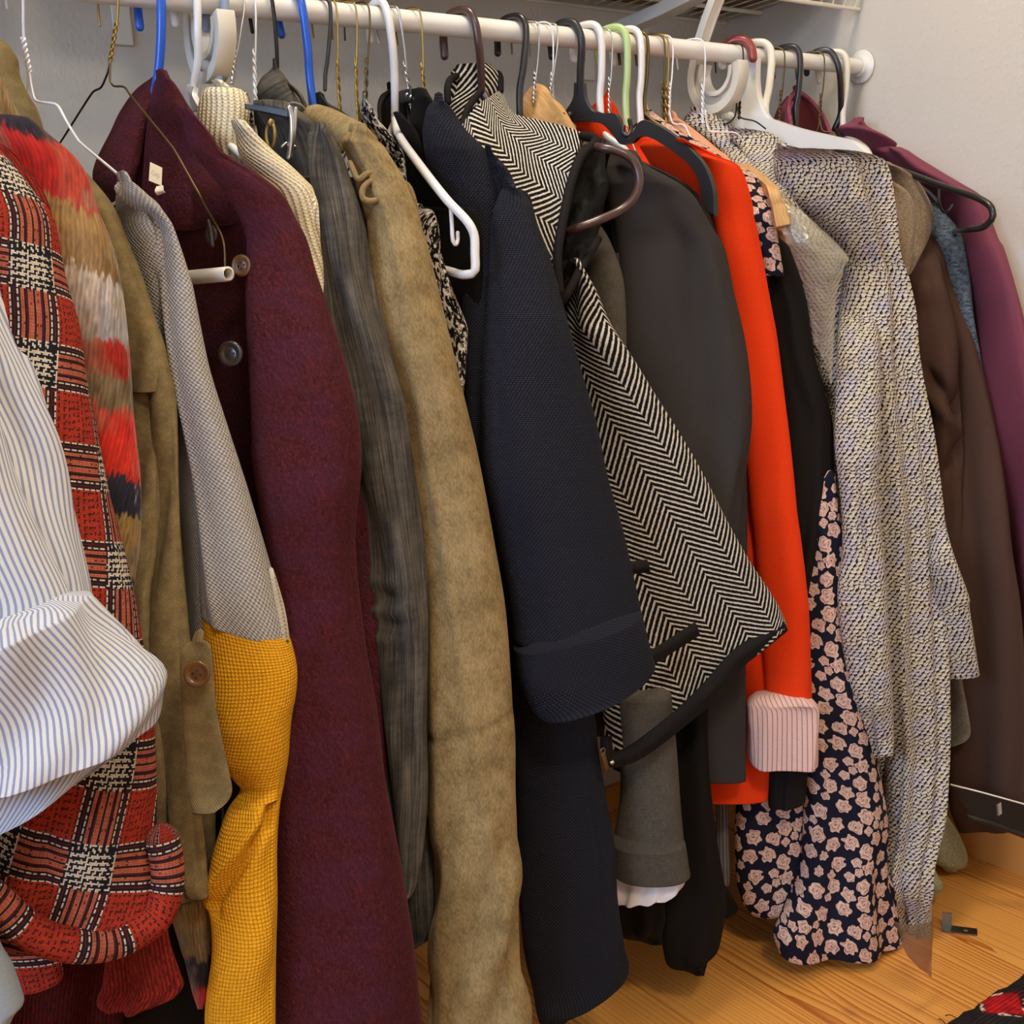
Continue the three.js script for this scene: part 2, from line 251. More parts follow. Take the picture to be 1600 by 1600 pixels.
// A hanging tube of cloth. rows: [y, xL, xR] or [xL, yL, xR, yR]; left and right outline at each height, o.zo in front of the common front edge
// (or o.z fixed), the left side o.dz further back; th half thickness; fold(x, y, front) in metres.
function loft(rows, mat, o = {}) {
  const n = o.n ?? 56, k = o.k ?? 2.3, dz = o.dz ?? .05, th0 = o.th ?? .03, tile = mat.userData.tile ?? [.1, .1], cut = o.cut ?? 1;
  const L = [], R = [], PY = [];
  for (const r of rows) {
    const q = r.length === 3 || r.length === 5 ? [r[1], r[0], r[2], r[0]] : r, zy = (y) => o.z !== undefined ? (typeof o.z === 'function' ? o.z(y) : o.z) : Zf(y) + (o.zo ?? 0);
    const zm = zy((q[1] + q[3]) / 2);
    const five = r.length === 5; L.push(W(q[0], q[1], five ? r[3] : zm - dz)); R.push(W(q[2], q[3], five ? r[4] : zm)); PY.push((q[1] + q[3]) / 2);
  }
  const m = o.m ?? Math.max(24, Math.round(L.reduce((a, p, i) => i ? a + p.distanceTo(L[i - 1]) : 0, 0) / .008));
  const ax = (arr, c) => arr.map((p) => p[c]), lx = ax(L, 'x'), ly = ax(L, 'y'), lz = ax(L, 'z'), rx = ax(R, 'x'), ry = ax(R, 'y'), rz = ax(R, 'z');
  const lp = [], rp = [], py = [], C = [];
  for (let i = 0; i <= m; i++) { const t = i / m; lp.push(V(cr(lx, t), cr(ly, t), cr(lz, t))); rp.push(V(cr(rx, t), cr(ry, t), cr(rz, t))); py.push(cr(PY, t)); C.push(lp[i].clone().add(rp[i]).multiplyScalar(.5)); }
  const rings = [], uvs = []; let vlen = 0;
  const ringAt = (i) => {
    const c = C[i], T = C[Math.min(m, i + 1)].clone().sub(C[Math.max(0, i - 1)]).normalize(), A = rp[i].clone().sub(lp[i]).multiplyScalar(.5), view = c.clone().sub(CAM).normalize();
    let r = A.clone().addScaledVector(view, -A.dot(view)).normalize(), B = new THREE.Vector3(A.z, 0, -A.x).normalize(); if (B.dot(view) > 0) B.negate();
    const w = A.dot(r); let th = typeof th0 === 'function' ? th0(i / m) : th0; th = Math.min(th, w * (o.fat ?? .9)); const bR = B.dot(r); if (Math.abs(bR * th) > .7 * w) th = .7 * w / Math.abs(bR);
    const s = Math.sqrt(Math.max(.05 * w * w, w * w - bR * bR * th * th)) / w; A.multiplyScalar(s);
    return { c, T, A, B, th };
  };
  const pw = (x) => Math.sign(x) * Math.pow(Math.abs(x), 2 / k);
  for (let i = 0; i <= m; i++) {
    if (i) vlen += C[i].distanceTo(C[i - 1]);
    const { c, T, A, B, th } = ringAt(i), ring = [], us = []; let u = 0; const Ah = A.clone().normalize();
    for (let j = 0; j <= n; j++) {
      const a = -Math.PI / 2 + j / n * TAU, co = Math.cos(a), si = Math.sin(a), p = c.clone().addScaledVector(A, pw(co)).addScaledVector(B, th * pw(si));
      let d = (o.wob ?? .0025) * n3(p.x * 16, p.y * 5, p.z * 16, o.seed ?? 5) * 1.4;
      if (o.fold) d += o.fold(co, py[i], si > 0, c);
      if (d) p.addScaledVector(Ah, co * d).addScaledVector(B, si * d);
      if (o.sag) p.addScaledVector(T, o.sag * Math.max(0, si) * (i / m) ** 3);
      if (j) u += p.distanceTo(ring[j - 1]); ring.push(p); us.push(u);
    }
    const u0 = o.from === 'R' ? us[Math.round(n / 4)] : o.from === 'L' ? us[Math.round(n * .75)] : us[Math.round(n / 2)], ro = o.rot ?? 0, cR = Math.cos(ro), sR = Math.sin(ro);
    rings.push(ring); uvs.push(us.map((x) => { const a = x - u0 + (o.du ?? 0), b = vlen + (o.dv ?? 0); return [(a * cR - b * sR) / tile[0], (a * sR + b * cR) / tile[1]]; }));
  }
  const shr = (ring, f, up, c) => ring.map((p) => p.clone().sub(c).multiplyScalar(f).add(c).add(up));
  const cT = C[0], cB = C[m], dT = C[0].clone().sub(C[1]).normalize(), dB = C[m].clone().sub(C[m - 1]).normalize(), eT = rings[0], eB = rings[m], uT = uvs[0], uB = uvs[m];
  const rT = Math.min(.012, (o.th0 ?? .01));
  const pre = [shr(eT, .02, dT.clone().multiplyScalar(rT), cT), shr(eT, .75, dT.clone().multiplyScalar(rT * .8), cT)];
  const post = o.round ? [shr(eB, .8, dB.clone().multiplyScalar(.006), cB), shr(eB, .02, dB.clone().multiplyScalar(.008), cB)]
    : [shr(eB, .97, dB.clone().multiplyScalar(.0012), cB), shr(eB, .88, dB.clone().multiplyScalar(-.002), cB), shr(eB, .6, dB.clone().multiplyScalar(-.008), cB), shr(eB, .02, dB.clone().multiplyScalar(-.01), cB)];
  const hw = (r) => r[Math.round(n / 4)].distanceTo(r[Math.round(n * .75)]) / 2, uvf = (u, f, d) => u.map(([p, q]) => [p * f, q + d / tile[1]]), hT = hw(eT), hB = hw(eB);
  const all = [...pre, ...rings, ...post], allUv = [uvf(uT, .02, -hT), uvf(uT, .75, -hT * .25), ...uvs, ...post.map((_, i) => uvf(uB, 1 - i * .2, .002 + hB * i * .25))];
  return grid(all.length, n + 1, all, allUv);
}
// A sheet of cloth through a net of points (px, py, z), with thickness.
function sheet(net, mat, o = {}) {
  const th = o.th ?? .003, tile = mat.userData.tile ?? [.1, .1], pts = net.map((r) => r.map((p) => p.isVector3 ? p : W(p[0], p[1], p[2])));
  const nu = o.nu ?? 10 * (net.length - 1), nv = o.nv ?? 10 * (net[0].length - 1), G = [];
  for (let i = 0; i <= nu; i++) {
    const row = pts[0].map((_, j) => V(cr(pts.map((r) => r[j].x), i / nu), cr(pts.map((r) => r[j].y), i / nu), cr(pts.map((r) => r[j].z), i / nu))), out = [];
    for (let j = 0; j <= nv; j++) { const q = V(cr(row.map((p) => p.x), j / nv), cr(row.map((p) => p.y), j / nv), cr(row.map((p) => p.z), j / nv)); out.push(q); }
    G.push(out);
  }
  const N = G.map((r, i) => r.map((p, j) => { const a = G[Math.min(nu, i + 1)][j].clone().sub(G[Math.max(0, i - 1)][j]), b = r[Math.min(nv, j + 1)].clone().sub(r[Math.max(0, j - 1)]); const q = new THREE.Vector3().crossVectors(a, b).normalize(); if (q.dot(p.clone().sub(CAM)) > 0) q.negate(); return q; }));
  const off = (k) => G.map((r, i) => r.map((p, j) => p.clone().addScaledVector(N[i][j], k + (o.fold ? o.fold(i / nu, j / nv) : 0))));
  const A = off(th / 2), B = off(-th / 2), rows = [], uv = []; let vl = 0;
  for (let i = 0; i <= nu; i++) {
    if (i) vl += G[i][nv >> 1].distanceTo(G[i - 1][nv >> 1]);
    const ring = [...A[i], ...B[i].slice().reverse(), A[i][0]], u = []; let s = 0; ring.forEach((p, j) => { if (j) s += p.distanceTo(ring[j - 1]); u.push([s / tile[0], vl / tile[1]]); }); rows.push(ring); uv.push(u);
  }
  const cap = (r) => { const c = r.reduce((a, p) => a.add(p), V(0, 0, 0)).multiplyScalar(1 / r.length); return r.map((p, j) => { const jj = j <= nv ? j : 2 * nv + 1 - j; return (jj >= 0 && jj <= nv) ? r[j].clone().add(r[clamp(2 * nv + 1 - j, 0, r.length - 1)]).multiplyScalar(.5) : r[0].clone().add(r[2 * nv + 1]).multiplyScalar(.5); }); };
  return grid(rows.length + 2, rows[0].length, [cap(rows[0]), ...rows, cap(rows[nu])], [uv[0], ...uv, uv[nu]]);
}
function tube(pts, r, o = {}) {                        // rounded rod through points
  const c = new THREE.CatmullRomCurve3(pts, !!o.closed, 'centripetal'), n = o.n ?? Math.max(12, pts.length * 8), g = [new THREE.TubeGeometry(c, n, r, o.seg ?? 10, !!o.closed)];
  if (o.flat) { }
  if (!o.closed && !o.open) for (const p of [pts[0], pts[pts.length - 1]]) g.push(new THREE.SphereGeometry(r, o.seg ?? 10, 6).translate(p.x, p.y, p.z));
  return mergeGeometries(g.map((q) => q.toNonIndexed()));
}
function polytube(pts, r, o = {}) {                    // the same with nearly sharp bends: each corner is cut short
  const out = [pts[0]];
  for (let i = 1; i < pts.length - 1; i++) { const a = pts[i - 1], b = pts[i], c = pts[i + 1], k = Math.min(o.bend ?? .006, a.distanceTo(b) * .4, c.distanceTo(b) * .4); out.push(b.clone().add(a.clone().sub(b).setLength(k)), b.clone().add(a.clone().sub(b).setLength(k * .25)).add(c.clone().sub(b).setLength(k * .25)), b.clone().add(c.clone().sub(b).setLength(k))); }
  out.push(pts[pts.length - 1]); return tube(out, r, { n: out.length * 6, ...o });
}
// ---- hangers. The hook goes over the rod at pixel column px; the neck hangs below; arms lie in the plane turned by phi.
function hangerFrame(px, phi, hr) {
  const s0 = hr * Math.cos(phi), py = 18 + .1 * (px - 505), at = W(px, py, s0), X = at.x - hr * Math.sin(phi);
  return { X, H: (s, y, t = 0) => V(X + s * Math.sin(phi) + t * Math.cos(phi), ROD_Y + y, s * Math.cos(phi) - t * Math.sin(phi)) };
}
function hookPts(H, r, hr, neck) {
  const k = .0128 + r, q = hr / .021, l = [[-.0205 * q, -.022], [-.0215 * q, -.006], [-.0195 * q, .007], [-.013 * q, k * .86], [0, k], [.013 * q, k * .86], [.0195 * q, .007], [.0215 * q, -.008], [.0205 * q, -.03], [.0185 * q, -.05]];
  return [...l.map(([s, y]) => H(s, y)), ...neck];
}
function makeHanger(o) {                               // o: name, label, px, phi, kind ('tube' | 'wire'), mat, r, neck (below the rod), tip [s, y], bar
  const r = o.r ?? (o.kind === 'wire' ? .0011 : .0045), hr = o.hr ?? .021, phi = o.phi ?? .25, { X, H } = hangerFrame(o.px, phi, hr), nk = o.neck ?? -.095, t = thing(o.name, o.label, 'hanger', V(X, ROD_Y, 0), o.group);
  const dirn = o.lean ?? 0, Hn = (s, y, tt = 0) => H(s, y, tt + dirn * clamp(-y / .09, 0, 1));
  const s1 = hr * .72, hk = hookPts(Hn, r, hr, [Hn(s1, -.07), Hn(s1, nk * .9), Hn(s1, nk)]);
  part(t, 'hook', tube(hk, r, { n: 70 }), o.mat);
  if (o.kind === 'wire') {
    const tw = []; for (let k = 0; k < 2; k++) { const p = []; for (let i = 0; i <= 30; i++) { const a = i / 30 * TAU * 3.2 + k * Math.PI, y = lerp(-.048, nk, i / 30); p.push(Hn(Math.cos(a) * r * 1.25 + s1 * lerp(1.1, 1, i / 30), y, Math.sin(a) * r * 1.25)); } tw.push(tube(p, r * .9, { n: 60 })); }
    part(t, 'twist', tw, o.mat);
  }
  if (o.arms !== false) {
    const L = o.kind === 'wire' ? .07 : Math.min(.09, o.L ?? .19), dy = Math.max(o.kind === 'wire' ? .1 : .1, o.drop ?? .1), d = nk - dy;
    if (o.kind === 'wire') for (const s of [1, -1]) part(t, 'arm', polytube([Hn(s1, nk), Hn(s1 + s * .004, nk - .018), Hn(s1 + s * .022, nk - .02), Hn(s * L, d)], r), o.mat);
    else for (const s of [1, -1]) part(t, 'arm', tube([Hn(s1, nk), Hn(s1 + s * .010, nk - .010), Hn(s1 + s * .035, nk - .03), Hn(s * L * .8, d + .012), Hn(s * L, d)], r), o.mat);
    if (o.bar !== false) part(t, 'bar', tube([Hn(-L, d), Hn(-L * .5, d - (o.kind === 'wire' ? 0 : .012)), Hn(L * .5, d - (o.kind === 'wire' ? 0 : .012)), Hn(L, d)], r), o.mat);
  }
  t.userData.H = undefined; delete t.userData.H; t.frame = { X, H: Hn, nk, r };
  return t;
}
// the flat body of a garment between its far and near shoulder: rows [height, far half, near half, half thickness], in the plane of its hanger
function slab(X, phi, rows, mat, o = {}) {
  const n = 40, m = 50, tile = mat.userData.tile ?? [.1, .1], G = [], UVs = []; let vl = 0;
  const c = (k) => rows.map((r) => r[k]);
  for (let i = 0; i <= m; i++) {
    const t = i / m, y = cr(c(0), t), a = -cr(c(1), t), b = cr(c(2), t), th = cr(c(3), t), ring = [], us = []; let u = 0;
    for (let j = 0; j <= n; j++) {
      const q = j / n * TAU, co = Math.cos(q), si = Math.sin(q), s = (a + b) / 2 + (b - a) / 2 * Math.sign(co) * Math.pow(Math.abs(co), .7), w = (th + (o.wob ?? .004) * Math.sin(s * 40 + y * 6 + (o.seed ?? 0)) * (1 - t * 0)) * Math.sign(si) * Math.pow(Math.abs(si), .8);
      const p = V(X + s * Math.sin(phi) + w * Math.cos(phi) + (o.lean ?? 0) * t, y, s * Math.cos(phi) - w * Math.sin(phi)); if (j) u += p.distanceTo(ring[j - 1]); ring.push(p); us.push(u);
    }
    if (i) vl += Math.abs(y - cr(c(0), (i - 1) / m)); G.push(ring); UVs.push(us.map((x) => [x / tile[0], vl / tile[1]]));
  }
  const cen = (r) => { const k = r.slice(0, n).reduce((q, p) => q.add(p), V(0, 0, 0)).multiplyScalar(1 / n); return r.map((p) => p.clone().lerp(k, .97)); };
  return grid(m + 3, n + 1, [cen(G[0]), ...G, cen(G[m])], [UVs[0], ...UVs, UVs[m]]);
}
function body(t, px, py, phi, yHem, mat, o = {}) {     // a body slab hung so that its near shoulder stands behind pixel (px, py)
  const L = o.L ?? .185, tip = W(px, py, L * Math.cos(phi)), X = tip.x - L * Math.sin(phi) , y1 = tip.y, y0 = o.top ?? Math.min(ROD_Y - .10, y1 + (o.rise ?? .02)), th = o.th ?? .012;
  return part(t, o.name ?? 'body', slab(X, phi, [[y0, .05, .05, th * .5], [lerp(y0, y1, .25), .085, .08, th], [lerp(y0, y1, .7), L * .8, L * .8, th], [y1 - .01, L, L, th], [y1 - .12, L, L * .95, th * 1.2], [lerp(y1, yHem, .6), L * 1.02, L * .9, th * 1.3], [yHem, L * 1.05, L * .85, th * 1.3]], mat, { seed: px, lean: o.lean ?? .02 }), mat);
}
function button(parent, px, py, z, r, mat, o = {}) {
  const c = W(px, py, z), g = [], n = o.normal ?? CAM.clone().sub(c).normalize().lerp(V(-.6, 0, .5).normalize(), .45).normalize();
  const prof = [[0, .0012], [.42, .0012], [.52, .0004], [.62, .0016], [.86, .0026], [.97, .0018], [1, 0], [.9, -.0016], [0, -.0016]].map(([a, b]) => new THREE.Vector2(Math.max(a * r, .00001), b * (r / .011)));
  const q = new THREE.Quaternion().setFromUnitVectors(V(0, 1, 0), n);
  const disc = new THREE.LatheGeometry(prof, 28).applyQuaternion(q).translate(c.x, c.y, c.z), b = part(parent, 'button', disc, mat);
  if (o.holes !== false) { const hg = [[-1, -1], [1, -1], [1, 1], [-1, 1]].map(([i, j]) => new THREE.CylinderGeometry(r * .11, r * .11, .0006, 10).translate(i * r * .2, .0013 * (r / .011) , j * r * .2).applyQuaternion(q).translate(c.x, c.y, c.z)); part(b, 'hole', hg, P.blackmatte); }
  return b;
}
const gz = (x, c, w) => Math.exp(-((x - c) * (x - c)) / (w * w));
// ---------------------------------------------------------------- the room
const wallMat = cloth(T.peel, { color: 0xd6cebf, rough: .85, bump: .00035, spec: .3, noMap: true });
const ceilMat = cloth(null, { color: 0xd8d4ca, rough: .95 });
function boxGeo(x0, x1, y0, y1, z0, z1, tile) {
  const g = new THREE.BoxGeometry(x1 - x0, y1 - y0, z1 - z0).translate((x0 + x1) / 2, (y0 + y1) / 2, (z0 + z1) / 2), p = g.attributes.position, n = g.attributes.normal, u = g.attributes.uv, t = tile ?? [.16, .16];
  for (let i = 0; i < p.count; i++) { const ax = Math.abs(n.getX(i)) > .5, ay = Math.abs(n.getY(i)) > .5; u.setXY(i, (ax ? p.getZ(i) : p.getX(i)) / t[0], (ay ? p.getZ(i) : p.getY(i)) / t[1]); }
  return g;
}
struct('wall_back', boxGeo(ROOM_X - .12, WALL_X + .12, -.1, CEIL, BACK_Z - .12, BACK_Z), wallMat);
struct('wall_right', boxGeo(WALL_X, WALL_X + .12, -.1, CEIL, BACK_Z, ROOM_Z + .12), wallMat);
struct('wall_front', boxGeo(ROOM_X - .12, WALL_X, -.1, CEIL, ROOM_Z, ROOM_Z + .12), wallMat);
const WIN = { z0: .5, z1: 2.1, y0: .85, y1: 2.1 };
struct('wall_left', [boxGeo(ROOM_X - .12, ROOM_X, -.1, CEIL, BACK_Z, WIN.z0), boxGeo(ROOM_X - .12, ROOM_X, -.1, CEIL, WIN.z1, ROOM_Z), boxGeo(ROOM_X - .12, ROOM_X, -.1, WIN.y0, WIN.z0, WIN.z1), boxGeo(ROOM_X - .12, ROOM_X, WIN.y1, CEIL, WIN.z0, WIN.z1)], wallMat);
struct('ceiling', boxGeo(ROOM_X - .12, WALL_X + .12, CEIL, CEIL + .12, BACK_Z - .12, ROOM_Z + .12), ceilMat);
{
  const w = new THREE.Group(); w.name = 'window_1'; w.userData.kind = 'structure'; scene.add(w);
  const fm = plastic(0xe8e6e0, { rough: .5 }), x0 = ROOM_X - .09, x1 = ROOM_X - .03, zc = (WIN.z0 + WIN.z1) / 2;
  part(w, 'window_frame', [boxGeo(x0, x1, WIN.y0, WIN.y0 + .05, WIN.z0, WIN.z1), boxGeo(x0, x1, WIN.y1 - .05, WIN.y1, WIN.z0, WIN.z1), boxGeo(x0, x1, WIN.y0 + .05, WIN.y1 - .05, WIN.z0, WIN.z0 + .05), boxGeo(x0, x1, WIN.y0 + .05, WIN.y1 - .05, WIN.z1 - .05, WIN.z1), boxGeo(x0, x1, WIN.y0 + .05, WIN.y1 - .05, zc - .02, zc + .02)], fm);
  const gm = new THREE.MeshPhysicalMaterial({ color: 0xffffff, roughness: 0, transmission: 1, thickness: 0, ior: 1.5 });
  part(w, 'window_pane', boxGeo(ROOM_X - .062, ROOM_X - .058, WIN.y0 + .05, WIN.y1 - .05, WIN.z0 + .05, zc - .02), gm);
  part(w, 'window_pane', boxGeo(ROOM_X - .062, ROOM_X - .058, WIN.y0 + .05, WIN.y1 - .05, zc + .02, WIN.z1 - .05), gm);
}
// ceiling lamps: a glowing diffuser and an area light of the same size under it
function ceilingLamp(L, r, label) {
  const t = thing('ceiling_lamp', label, 'lamp', V(L.x, CEIL, L.z), 'round ceiling lamps');
  part(t, 'rim', new THREE.CylinderGeometry(r + .02, r + .03, .05, 40).translate(L.x, CEIL - .025, L.z), plastic(0xd8d4cc, { rough: .5 }));
  const glow = new THREE.MeshStandardMaterial({ color: 0xfff4e0, emissive: WARM, emissiveIntensity: 3, roughness: .6 });
  part(t, 'diffuser', new THREE.CylinderGeometry(r, r * .92, .03, 40).translate(L.x, CEIL - .066, L.z), glow);
  const a = new THREE.RectAreaLight(WARM, L.power, r * 1.7, r * 1.7); a.position.set(0, -.09, 0); a.lookAt(L.x, -1, L.z); t.add(a); a.rotation.set(-Math.PI / 2, 0, 0);
}
ceilingLamp(LAMP_NEAR, .17, 'round warm ceiling lamp in front of the closet rod');
ceilingLamp(LAMP_ROOM, .2, 'round warm ceiling lamp in the middle of the room');

// ---------------------------------------------------------------- plank floor: each plank a piece of its own
{
  const floor = new THREE.Group(); floor.name = 'floor'; floor.userData.kind = 'structure'; scene.add(floor);
  const mats = [0, 1, 2, 3].map((s) => {
    const knot = s === 1, t = tex(384, 1024, [.108, .95], (u, v) => {
      const w = fbm(u, v, 3, 2, 2, 300 + s * 9), n = fbm(u, v, 120, 5, 2, 304 + s * 9), wide = fbm(u, v, 5, 1, 2, 307 + s * 9);
      let uu = u + (w - .5) * .14, kd = 9; if (knot) { const dx = (u - .55) * .108, dy = (v - .385) * .95; kd = Math.hypot(dx * 1.5, dy * .6); uu += .08 * Math.exp(-kd * kd / .0012) * Math.sign(dx); }
      const g0 = fr(uu * (11 + s) + wide * 3), g = Math.pow(g0, 2.4) * (s === 3 ? .5 : 1);
      let c = mixc([234, 164, 76], [172, 92, 30], clamp(g * .9 * (.45 + wide) + (n - .5) * .35, 0, 1));
      if (kd < .012) c = mixc(c, [140, 80, 34], (1 - kd / .012) * .6);
      return [...mulc(c, .95 + .1 * n), .6 - g * .3 + n * .2];
    });
    return new THREE.MeshPhysicalMaterial({ map: t.map, bumpMap: t.bump, bumpScale: .00015, roughness: .42, clearcoat: .35, clearcoatRoughness: .35, side: THREE.DoubleSide });
  });
  const PW = .1085, x0 = -.1295; let k = 0; const R = rng(5);
  for (let i = -32; i <= 3; i++) {
    const xa = x0 + i * PW, xb = Math.min(xa + PW, WALL_X);
    if (xa >= WALL_X) break; if (xb < ROOM_X) continue;
    let z = BACK_Z; const far = i < -6;
    while (z < ROOM_Z) {
      const len = i === -1 || i === 0 ? (z < 0 ? 2.4 : 1.2) : .9 + R() * 1.3, ze = Math.min(z + len, ROOM_Z), g = boxGeo(Math.max(xa, ROOM_X) + .0005, xb - .0005, -.02, -.0004 * hash(i + 40, k, 3), z + .0004, ze - .0004);
      const p = g.attributes.position, uv = g.attributes.uv, off = hash(i + 50, k, 8) * 3; for (let q = 0; q < p.count; q++) uv.setXY(q, (p.getX(q) - xa) / .108, (i === -1 ? p.getZ(q) / .95 : p.getZ(q) / .95 + off));
      const mi = i === -1 ? 1 : i === 0 ? 0 : i === 1 ? 2 : Math.floor(hash(i + 9, k, 2) * 4) % 4;
      part(floor, k ? 'floor_plank_' + String(k).padStart(3, '0') : 'floor_plank', g, mats[mi === 1 && i !== -1 ? 3 : mi]); k++; z = ze;
    }
  }
  part(floor, 'subfloor', boxGeo(ROOM_X - .12, WALL_X + .12, -.1, -.0205, BACK_Z - .12, ROOM_Z + .12), cloth(null, { color: 0x4a3420 }));
}
{
  const bm = cloth(null, { color: 0xd2924a, rough: .5 });
  struct('baseboard_right', boxGeo(WALL_X - .014, WALL_X, 0, .062, BACK_Z + .014, ROOM_Z), bm);
  struct('baseboard_back', boxGeo(ROOM_X, WALL_X, 0, .042, BACK_Z, BACK_Z + .014), bm);
}

// ---------------------------------------------------------------- rod, shelf, brackets
{
  const t = thing('closet_rod', 'white round metal closet rod running to the right wall, carrying all the hangers', 'closet rod', V(WALL_X, ROD_Y, 0));
  const cyl = (x0, x1, r) => new THREE.CylinderGeometry(r, r, x1 - x0, 40).rotateZ(Math.PI / 2).translate((x0 + x1) / 2, ROD_Y, 0);
  const xe = W(1158, 84, 0).x;
  part(t, 'outer_tube', cyl(ROOM_X + .01, xe, .0125), P.rod); part(t, 'tube_rim', new THREE.TorusGeometry(.0119, .0008, 8, 40).rotateY(Math.PI / 2).translate(xe, ROD_Y, 0), P.rod);
  part(t, 'inner_tube', cyl(xe - .02, WALL_X - .001, .0114), P.rod);
  const prof = [[.0118, .012], [.0145, .0125], [.0155, .0105], [.017, .006], [.0225, .005], [.0245, .0035], [.0245, 0], [.004, 0]].map(([a, b]) => new THREE.Vector2(a, b));
  part(t, 'end_flange', new THREE.LatheGeometry(prof, 48).rotateZ(Math.PI / 2).translate(WALL_X, ROD_Y, 0), P.rod);
}
const DECK = 1.352, SZ0 = BACK_Z + .004, SZ1 = .012, LIPY = 1.3065;
{
  const t = thing('wire_shelf', 'white wire shelf above the rod with a ladder front lip', 'shelf', V(WALL_X, DECK, -.14)), X0 = -2.2, X1 = WALL_X - .003, wm = P.offwhite;
  const rail = (y, z, r, x1 = X1) => new THREE.CylinderGeometry(r, r, x1 - X0, 12).rotateZ(Math.PI / 2).translate((x1 + X0) / 2, y, z);
  part(t, 'front_rail', rail(LIPY, SZ1 - .016, .0032), wm); part(t, 'rail', rail(DECK - .003, SZ1, .0028), wm); part(t, 'rail', rail(DECK - .0065, -.205, .0035), wm); part(t, 'rail', rail(DECK - .0055, SZ0, .0028), wm);
  const wires = []; for (let x = X0 + .02; x < X1; x += .0254) { wires.push(tube([V(x, DECK, SZ0), V(x, DECK, -.1), V(x, DECK, SZ1 - .004), V(x, DECK - .006, SZ1 + .001), V(x, LIPY + .006, SZ1 - .012), V(x, LIPY, SZ1 - .016)], .00135, { n: 14, seg: 6, open: true })); }
  const w = part(t, 'deck_wires', wires, wm); w.userData.kind = 'stuff';
}
{ // dark boxes standing on the shelf, seen between the wires
  const bm = cloth(T.plainfine, { color: 0x5a4632, bump: .0003 }), bm2 = cloth(T.plainfine, { color: 0x3a3028, bump: .0003 }), bm3 = cloth(T.plainfine, { color: 0x8a6a50, bump: .0003 });
  const mk = (x0, x1, h, m, label) => { const t = thing('storage_box', label, 'box', V((x0 + x1) / 2, DECK, -.14)); part(t, 'body', new RoundedBoxGeometry(x1 - x0, h, .25, 2, .006).translate((x0 + x1) / 2, DECK + .0016 + h / 2, -.145), m); part(t, 'lid', new RoundedBoxGeometry(x1 - x0 + .008, .03, .258, 2, .006).translate((x0 + x1) / 2, DECK + .0016 + h, -.145), m); };
  mk(-.02, .27, .16, bm3, 'light brown box on the wire shelf at the right end'); mk(-.43, -.03, .2, bm2, 'dark brown box on the wire shelf, second from the right'); mk(-.86, -.44, .18, bm, 'brown box on the wire shelf in the middle'); mk(-1.32, -.88, .2, bm2, 'dark box on the wire shelf at the left');
}
function bracket(px, label) {                          // brace from the back wall up to the shelf front, then a hooked arm with a ring that holds the rod
  const X = W(px, 18 + .1 * (px - 505), 0).x, t = thing('shelf_bracket', label, 'bracket', V(X, ROD_Y, BACK_Z), 'shelf brackets');
  const strip = (pts, w, th) => {                      // pts [z, y]; rectangular section with a raised rim on both edges
    const rows = pts.map(([z, y], i) => { const a = pts[Math.max(0, i - 1)], b = pts[Math.min(pts.length - 1, i + 1)], d = Math.hypot(b[0] - a[0], b[1] - a[1]), nz = -(b[1] - a[1]) / d, ny = (b[0] - a[0]) / d; return [[-w, -th], [-w, th], [-w * .7, th], [-w * .62, th * .35], [w * .62, th * .35], [w * .7, th], [w, th], [w, -th], [-w, -th]].map(([x, k]) => V(X + x, y + ny * k, z + nz * k)); });
    return grid(rows.length, 9, rows, rows.map((r) => r.map(() => [0, 0])));
  };
  const arc = (cz, cy, r, a0, a1, n) => Array.from({ length: n + 1 }, (_, i) => { const a = lerp(a0, a1, i / n); return [cz + Math.cos(a) * r, cy + Math.sin(a) * r]; });
  const D2 = Math.PI / 180, cy = ROD_Y - .031;
  part(t, 'brace', strip([[BACK_Z + .001, 1.291], [-.2, 1.296], [-.1, 1.301], [-.03, 1.308], [.012, 1.326], [.034, DECK - .004]], .013, .009), P.bracket);
  const path = [[.034, DECK + .002], [.026, DECK - .02], [.008, 1.30], [-.012, 1.272], [-.032, 1.238], ...arc(0, cy, .045, 155 * D2, 374 * D2, 28)];
  part(t, 'hook_arm', strip(path, .0095, .006), P.bracket);
  part(t, 'rod_seat', strip(arc(.004, cy + .004, .029, 150 * D2, 368 * D2, 22), .0095, .003), P.bracket);
  { const N = 30, A = [], U = []; for (const [r0, x] of [[.030, .002], [.044, .002], [.044, -.002], [.030, -.002], [.030, .002]]) A.push(arc(.001, cy + .001, r0, 152 * D2, 372 * D2, N).map(([z, y]) => V(X + x, y, z))); part(t, 'web', grid(5, N + 1, A, A.map((q) => q.map(() => [0, 0]))), P.bracket); }
  part(t, 'wall_plate', new RoundedBoxGeometry(.024, .07, .006, 2, .002).translate(X, 1.27, BACK_Z + .003), P.bracket);
}
bracket(1120, 'white plastic shelf bracket with a ring around the rod, near the red-topped hanger');
bracket(322, 'white plastic shelf bracket with a ring around the rod, behind the cream knit');
